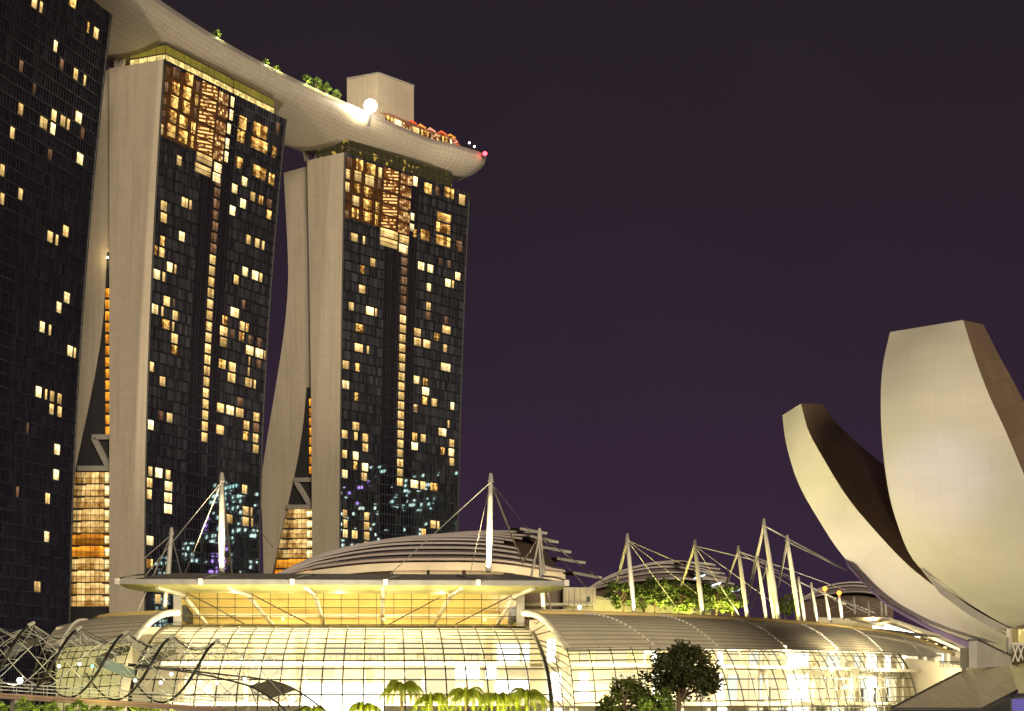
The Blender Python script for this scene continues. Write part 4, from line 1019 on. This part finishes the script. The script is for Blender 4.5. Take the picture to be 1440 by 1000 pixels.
petal('petal', [(1560,620),(1556,660),(1548,700),(1540,740),(1534,780),(1528,820),(1524,850),(1520,880),(1516,900)],
      [(1640,600),(1630,650),(1620,700),(1608,750),(1596,800),(1584,840),(1572,870),(1560,890),(1548,905)],
      [(1650,606),(1640,656),(1630,706),(1618,756),(1606,806),(1594,846),(1582,876),(1570,896),(1558,908)],
      [300, 296, 292, 288, 284, 280, 276, 272, 268], [[4] * 9, [10] * 9], .8)
rl = smooth([P(*q) for q in [(1296, 799, 252), (1312, 813.5, 253.6), (1330, 828, 255.6), (1372, 858, 259.6), (1420, 884, 262.6)]], 20)
MB().grid([rl, [p + V((0, .6, -1.05 * min(1, i / 9))) for i, p in enumerate(rl)]]).build('petal_lit_strip', M['concrete'], mus)  # added strip, its pale grey stands in for light on the petal side
# skirt under the left petal, purple light put into its base colour
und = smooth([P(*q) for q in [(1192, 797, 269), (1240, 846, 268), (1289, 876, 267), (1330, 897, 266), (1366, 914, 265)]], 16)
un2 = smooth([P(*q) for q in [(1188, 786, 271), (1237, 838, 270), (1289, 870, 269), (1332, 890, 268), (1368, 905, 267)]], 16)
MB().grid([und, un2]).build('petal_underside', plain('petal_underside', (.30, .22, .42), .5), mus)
# base: concrete fin, tiled skylight wedge, glazed core
mb = MB()
mb.hexa([P(1363, 940, 246), P(1374, 940, 246), P(1421, 936, 254), P(1419, 936, 256)], [P(1362, 900, 246), P(1374, 899, 246), P(1421, 922, 254), P(1419, 921, 256)])
mb.hexa([P(1350, 940, 250), P(1363, 940, 250), P(1363, 940, 256), P(1350, 940, 256)], [P(1350, 911, 250), P(1363, 911, 250), P(1363, 911, 256), P(1350, 911, 256)])
mb.build('buttress', M['concrete'], mus)
mb = MB().hexa([P(1361, 901, 245.6), P(1375, 899.5, 245.6), P(1422, 923, 254), P(1418, 922, 256)], [P(1361, 898.5, 245.6), P(1375, 897.5, 245.6), P(1422, 921, 254), P(1418, 920, 256)])
mb.build('buttress_cap', M['dark'], mus)
tl = paneled('base_tiles', (.54, .46, .33), 1.3, .6, .07, .55, rough=.5, var=.1)
mb = MB(); q = [P(1254, 996, 232), P(1380, 996, 226), P(1430, 970, 236), P(1421, 936, 252), P(1366, 939, 250), P(1350, 946, 250)]
dn = V((0, .6, -.5)); uvq = [((p.x) * 1.0, (p.y) * .7) for p in q]
mb.face([q[0], q[1], q[2], q[3], q[4], q[5]], uvq); mb.face([p + dn for p in reversed(q)], uvq)
for i in range(6): mb.face([q[i] + dn, q[(i + 1) % 6] + dn, q[(i + 1) % 6], q[i]])
mb.build('base_skylight', tl, mus)
mb = MB()
for i in range(12):
    x0, y0, x1, y1 = 1254 + i * 10.5, 998, 1254 + (i + 1) * 10.5, 998
    mb.tube([P(1254 + i * 10.5, 997, 232 - i * .5), P(1254 + i * 10.5, 1012, 232 - i * .5)], .06, 4)
mb.tube([P(1254, 998, 232), P(1380, 998, 226), P(1430, 972, 236)], .22, 5); mb.tube([P(1254, 996, 232), P(1350, 946, 250)], .2, 5)
mb.build('base_frame', M['dark'], mus)
mb = MB().hexa([P(1421, 975, 256), P(1470, 975, 250), P(1470, 975, 262), P(1421, 975, 262)], [P(1421, 883, 256), P(1470, 883, 250), P(1470, 883, 262), P(1421, 883, 262)])
mb.build('core_wall', plain('core_wall', (.16, .13, .06), .5), mus)
MB().face([P(1422, 905, 255.6), P(1470, 905, 249.6), P(1470, 885, 249.6), P(1422, 885, 255.6)]).build('lit_glazing', M['lobby'], mus)
mb = MB()
mb.tube([P(1421, 906, 255.3), P(1470, 906, 249.3)], .2, 5); mb.tube([P(1419, 884, 254.8), P(1419, 940, 254.8)], .35, 5)
for x in (1424, 1432, 1440, 1448): mb.tube([P(x, 930, 254), P(x + 7, 908, 253)], .1, 5); mb.tube([P(x + 7, 930, 254), P(x, 908, 253)], .1, 5)
mb.build('core_truss', M['steel'], mus)
mb = MB().hexa([P(1384, 1012, 240), P(1470, 1012, 236), P(1470, 1012, 250), P(1384, 1012, 250)], [P(1384, 992, 240), P(1470, 965, 236), P(1470, 965, 250), P(1384, 992, 250)])
mb.build('base_wall', M['dark'], mus)
sc_ = thing('purple_screen', 'small purple glowing screen under the museum base at the bottom right corner', 'screen', P(1436, 1005, 234))
MB().hexa([P(1423, 1006, 234), P(1452, 1006, 233), P(1452, 1006, 233.4), P(1423, 1006, 234.4)], [P(1423, 983, 234), P(1452, 982, 233), P(1452, 982, 233.4), P(1423, 983, 234.4)]).build('screen_panel', M['purple'], sc_)
MB().tube([P(1422, 1008, 234), P(1422, 981, 234), P(1453, 980, 233), P(1453, 1008, 233)], .15, 4).build('screen_frame', M['dark'], sc_)

# bright canopy and stone wall between mall wing and museum
pc = thing('plaza_canopy', 'bright slatted plaza canopy glimpsed between the mall roof and the lower museum petal', 'canopy', P(1280, 900, 420))
mb = MB()
mb.hexa([P(1195, 872, 430), P(1250, 872, 410), P(1350, 916, 400), P(1330, 900, 460)], [P(1195, 868, 430), P(1250, 868, 410), P(1350, 912, 400), P(1330, 896, 460)])
mb.build('canopy_roof', M['cream'], pc)
mb = MB()
for i in range(9):
    x = 1225 + i * 13; mb.bar(P(x, 876 + i * 4.4, 405), P(x + 26, 871 + i * 5.6, 440), .6, .6)
mb.build('canopy_slats', M['steel'], pc)
MB().face([P(1150, 900, 440), P(1372, 960, 425), P(1372, 910, 425), P(1262, 872, 432), P(1150, 868, 440)]).build('lit_wall', M['cream'], pc)
MB().bar(P(1244, 882, 402), P(1292, 897, 398), 1.0, 1.3).build('light_box', M['lampwhite'], pc)
MB().bar(P(1228, 883, 410), P(1240, 885, 409), .8, .9).build('light_box', M['lampwhite'], pc)
point(P(1285, 902, 396), 14000, (1, .83, .45), 1); point(P(1215, 880, 418), 6000, (1, .83, .45), 1)
sw = thing('stone_wall', 'pale stone wall glowing beside the rounded end of the mall glass', 'wall', P(1310, 985, 350))
tw = paneled('stone_wall', (.50, .44, .31), 2.4, 1.2, .08, .6, var=.06)
mb = MB(); q0, q1 = P(1250, 1010, 372), P(1352, 1010, 338)
mb.hexa([q0, q1, q1 + V((2, 5, 0)), q0 + V((2, 5, 0))], [P(1250, 922, 372), P(1352, 936, 338), P(1352, 936, 338) + V((2, 5, 0)), P(1250, 922, 372) + V((2, 5, 0))])
mb.build('wall_stone', tw, sw)
mb = MB()
for i in range(14):
    x = 1322 + i * 2.2; mb.tube([P(x, 939, 334), P(x, 930, 334)], .05, 4)
mb.tube([P(1320, 930, 334), P(1352, 931, 333)], .06, 4); mb.build('wall_railing', M['mullion'], sw)
point(P(1318, 930, 318), 700, (1, .85, .5), .3)

# ------------------------------------------------------------------ helix footbridge
hb = thing('helix_bridge', 'steel double helix footbridge crossing the lower left corner', 'footbridge', P(100, 985, 205) - V((0, 0, 4)))
HA, HB = P(-88, 922, 201), P(432, 957, 213)
HA.z, HB.z = 10.75, 8.2
hd = (HB - HA); HL = hd.length; hd.normalize(); hs = V((hd.y, -hd.x, 0)).normalized()     # hs points to the viewer side
def hx(s_, ang, r):      # ang 0 = top, positive = down the viewer side
    k = 1 - .14 * s_ / HL
    return HA + hd * s_ + hs * (math.sin(ang) * r * k) + V((0, 0, math.cos(ang) * r * k))
def s_of(px): return HL * (px + 88) / 520
RO, RI, PITCH = 3.75, 2.75, 12.2
tops = [-88 + 65 * i for i in range(7)]
for px in tops:
    s0 = s_of(px)
    pts = [hx(s0 - PITCH * a / (2 * math.pi) * 1.0, a, RO) for a in [math.pi * (-.03 + .95 * i / 24) for i in range(25)]]
    MB().tube(pts, [.09 + .07 * math.sin(math.pi * i / 24) for i in range(25)], 6).build('outer_rib', M['helix_dark'], hb)
    pts = [hx(s0 - PITCH * a / (2 * math.pi), a, RO) for a in [math.pi * (.92 + .5 * i / 10) for i in range(11)]]
    MB().tube(pts, .11, 5).build('lower_rib', M['helix_dark'], hb)
    MB().tube([hx(s0, 0, RO + .25), hx(s0 - .6, .35, RO + .1)], [.16, .2], 6).build('rib_cap', M['helix_steel'], hb)
for k in range(5):
    pts = [hx(HL * .93 * i / 160, 2 * math.pi * (k / 5 + HL * i / 160 / (PITCH * 1.3)), RI) for i in range(161)]
    MB().tube(pts, .048, 5).build('inner_helix', M['helix_steel'], hb)
mb = MB(); rnd = random.Random(5); md = MB()
for n_, px in enumerate(tops):
    s0 = s_of(px)
    for dpx in (-61, -52, -44, -36, -30, -22, -14, -7, 0, 7, 14, 22, 30, 38, 46, 53, 60):
        s1 = s0 + dpx / 520 * HL
        if s1 < 0: continue
        (mb if dpx % 4 else md).tube([hx(s0, 0, RO), hx(s1, rnd.choice((-.95, -.6, .9, 1.25, 1.6)), RI)], .028, 4, False)
    for a in (.35, .6, .85, 1.1, 1.35, 1.6, 1.85, 2.1, 2.35, 2.6):
        p = hx(s0 - PITCH * a / (2 * math.pi), a, RO)
        for q in (-1.6, 1.4): mb.tube([p, hx(s0 - PITCH * a / (2 * math.pi) + q, a + rnd.uniform(-.35, .35), RI)], .026, 4, False)
    if n_ < 6:   # shallow catenary tubes between rib tops
        s1 = s_of(px + 65)
        for a in (-.25, .25): md.tube([hx(s0 + (s1 - s0) * f, a * math.sin(math.pi * f), RO - 1.15 * math.sin(math.pi * f)) for f in [i / 10 for i in range(11)]], .045, 4, False)
mb.build('helix_struts', M['helix_steel'], hb); md.build('helix_ties', M['helix_dark'], hb)
# shade panels hung inside, glass ones further along
for n_ in (0, 1, 3, 4):
    a_, b_ = s_of(-60 + 64 * n_), s_of(-60 + 64 * n_ + 46)
    MB().grid([[hx(a_ + (b_ - a_) * i / 6, -1.5 + .17 * j + .16 * i - .2, RI * .93) for j in range(4)] for i in range(7)]).build('shade_panel', M['helix_mesh'], hb)
    if n_ == 3: MB().grid([[hx(a_ + (b_ - a_) * i / 5, 1.2 + .25 * j + .1 * i, RI * .9) for j in range(3)] for i in range(6)]).build('glass_panel', M['teal'], hb)
# the canopy runs out in two drooping tubes
e1 = smooth([P(x, y, d) for x, y, d in ((180, 934, 207), (263, 943, 209), (315, 949, 211), (367, 955, 212), (403, 964, 213), (430, 979, 213), (462, 1003, 213))], 24)
e2 = smooth([P(x, y, d) for x, y, d in ((180, 936, 205), (263, 945, 206), (326, 958, 207), (357, 968, 208), (388, 987, 208), (404, 1003, 208))], 24)
MB().tube(e1, .10, 5).build('end_tube', M['helix_dark'], hb); MB().tube(e2, .10, 5).build('end_tube', M['helix_dark'], hb)
MB().grid([[a, b] for a, b in list(zip(e1, e2))[13:19]]).build('end_shade', plain('end_canopy', (.20, .18, .12), .6), hb)
mb = MB()
for i in range(6, 24, 2): mb.tube([e1[i], e2[min(24, i + 2)]], .04, 4, False)
for x in (352, 372, 396, 420): mb.tube([P(x, 965, 210), P(x + 14, 1006, 210)], .05, 4, False)
mb.build('end_struts', M['helix_dark'], hb)
mb = MB(); dz = -3.6
L_ = [HA + hd * (HL * .78 * i / 40) - hs * 2.0 + V((0, 0, dz)) for i in range(40)]; R_ = [HA + hd * (HL * .78 * i / 40) + hs * 2.0 + V((0, 0, dz)) for i in range(40)]
dn = V((0, 0, -.55)); mb.grid([L_, R_, [p + dn for p in R_], [p + dn for p in L_], L_], smooth=False); mb.build('bridge_deck', plain('deck_boards', (.20, .13, .10), .6), hb)
mb = MB()
for side in (L_, R_):
    for z in (.35, .7, 1.05): mb.tube([p + V((0, 0, z)) for p in side], .03, 4)
    for p in resample(side, step=1.5): mb.tube([p, p + V((0, 0, 1.15))], .03, 3)
mb.build('bridge_railing', M['helix_steel'], hb)
MB().tube([p + V((0, 0, -.1)) for p in R_], .13, 5).build('edge_tube', plain('edge_tube', (.34, .20, .15), .5), hb)
for i, (px, py, m_) in enumerate([(28, 957, 'cool'), (83, 937, 'cool'), (112, 934, 'cool'), (130, 937, 'green'), (190, 957, 'cool'), (226, 960, 'cool'), (241, 948, 'cool'), (281, 959, 'cool'), (305, 960, 'cool'), (344, 955, 'cool'), (355, 960, 'cool')]):
    d = 202 + (px + 70) / 510 * 10
    p = P(px, py, d)
    o = thing('bridge_lamp', ('green lamp inside the footbridge' if m_ == 'green' else 'largest white lamp of the footbridge, low at its left end' if i == 0 else 'tiny white lamp inside the footbridge'), 'lamp', p, 'small lamps along the footbridge')
    MB().ball(p, .32 if i == 0 else .17, 8).build('bulb', M[m_], o); MB().tube([p, p - V((0, 0, .5))], .05, 4).build('bracket', M['helix_steel'], o)
    if i in (0, 3, 6, 9): point(p - V((0, .5, 0)), 260, (.92, 1, .85), .2)
for f in (.2, .6):
    mb = MB(); p = HA + hd * (HL * f); mb.tube([V((p.x, p.y, 0)), p + V((0, 0, -3.9))], .5, 8)
    for sg in (-1, 1): mb.tube([V((p.x, p.y, 1.5)), p + hs * sg * 1.6 + V((0, 0, -3.9))], .25, 6)
    mb.build('bridge_pier', M['concrete'], hb)

# ------------------------------------------------------------------ front planting
tree('broad_tree', 'dark leafy tree standing in front of the mall glass', V((*P(957, 1000, 232).xy, 0)), 12.9, 4.9, M['leafdark'], 110, .28, 62, 41, bare=.6)
tree('shrubby_tree', 'lower yellow green tree at the left of the dark tree', V((*P(878, 1000, 228).xy, 0)), 8.8, 4.4, plain('leaf_olive', (.085, .10, .02), .6, var=.5, scale=1.2), 90, .28, 44, 42)
tree('shrubby_tree', 'low green shrub below the dark tree', V((*P(925, 1010, 224).xy, 0)), 7.4, 2.6, M['leaflit'], 70, .26, 26, 43)
point(P(905, 1006, 219), 900, (1, .95, .35), .3)
for i, (px, ytop, r_) in enumerate([(565, 952, 3.1), (607, 971, 2.7), (655, 963, 2.9), (700, 970, 2.7), (742, 964, 2.9), (512, 984, 2.4), (440, 989, 2.2)]):
    d = 240; h_ = P(px, ytop, d).z
    palm(['tallest dark green palm tree in front of the mall', 'yellow lit palm tree right beside the tallest palm', 'middle palm tree of the lit row', 'palm tree right of the middle of the lit row', 'last palm tree of the row, by the thick glass rib', 'low palm top left of the tallest palm', 'lowest palm top, near the end of the footbridge'][i],
         V((*P(px, 1000, d).xy, 0)), h_, r_, 60 + i, 'palm trees in front of the mall')
    if i: point(V((*P(px + 5, 1000, d - 4.4).xy, 3.6)), 1700, (1, .95, .25), .3)
    else: point(V((*P(px + 5, 1000, d - 4.4).xy, 3.0)), 700, (1, .95, .25), .3)
for i in range(11):
    x = -10 + i * 24; d = 190 + i * 2.4
    tree('shrub', 'yellow green shrub glowing under the footbridge', V((*P(x, 1000, d).xy, 2.2)), 3.5 + .25 * (i % 3), 1.5, M['leaflit'], 50, .2, 12, 80 + i, 'shrubs under the footbridge', 'shrub', .2)
    if i % 2 == 0: point(V((*P(x + 8, 1000, d - 3.0).xy, 4.4)), 700, (1, .95, .25), .2)
MB().box(V((*P(100, 1000, 195).xy, 0)), 60, 30, 2.2, hd).build('planting_bank', M['asphalt'], kind='structure')

# ------------------------------------------------------------------ floodlighting
spot((-150, 430, 20), (-112, 605, 200), 760000, (1, .86, .62), 70, .8, 2)
spot((-40, 560, 26), (-75, 670, 204), 430000, (1, .86, .62), 70, .8, 2)
spot((40, 640, 20), (-25, 745, 206), 470000, (1, .86, .62), 60, .8, 2)
spot((8, 246, 2), (56, 266, 24), 104000, (1, .90, .52), 85, .8, .8)
spot((44, 175, 2), (60, 240, 30), 42000, (1, .93, .75), 60, .9, .8)
spot((40, 185, 10), (51, 238, 31), 52000, (.60, .52, 1), 17, 1, .4)
spot((25, 250, 5), (44, 268, 16), 9000, (.45, .2, 1), 60, .8, .4)
spot((62, 225, 1.5), (58, 246, 9), 2600, (1, .85, .55), 100, .9, .4)
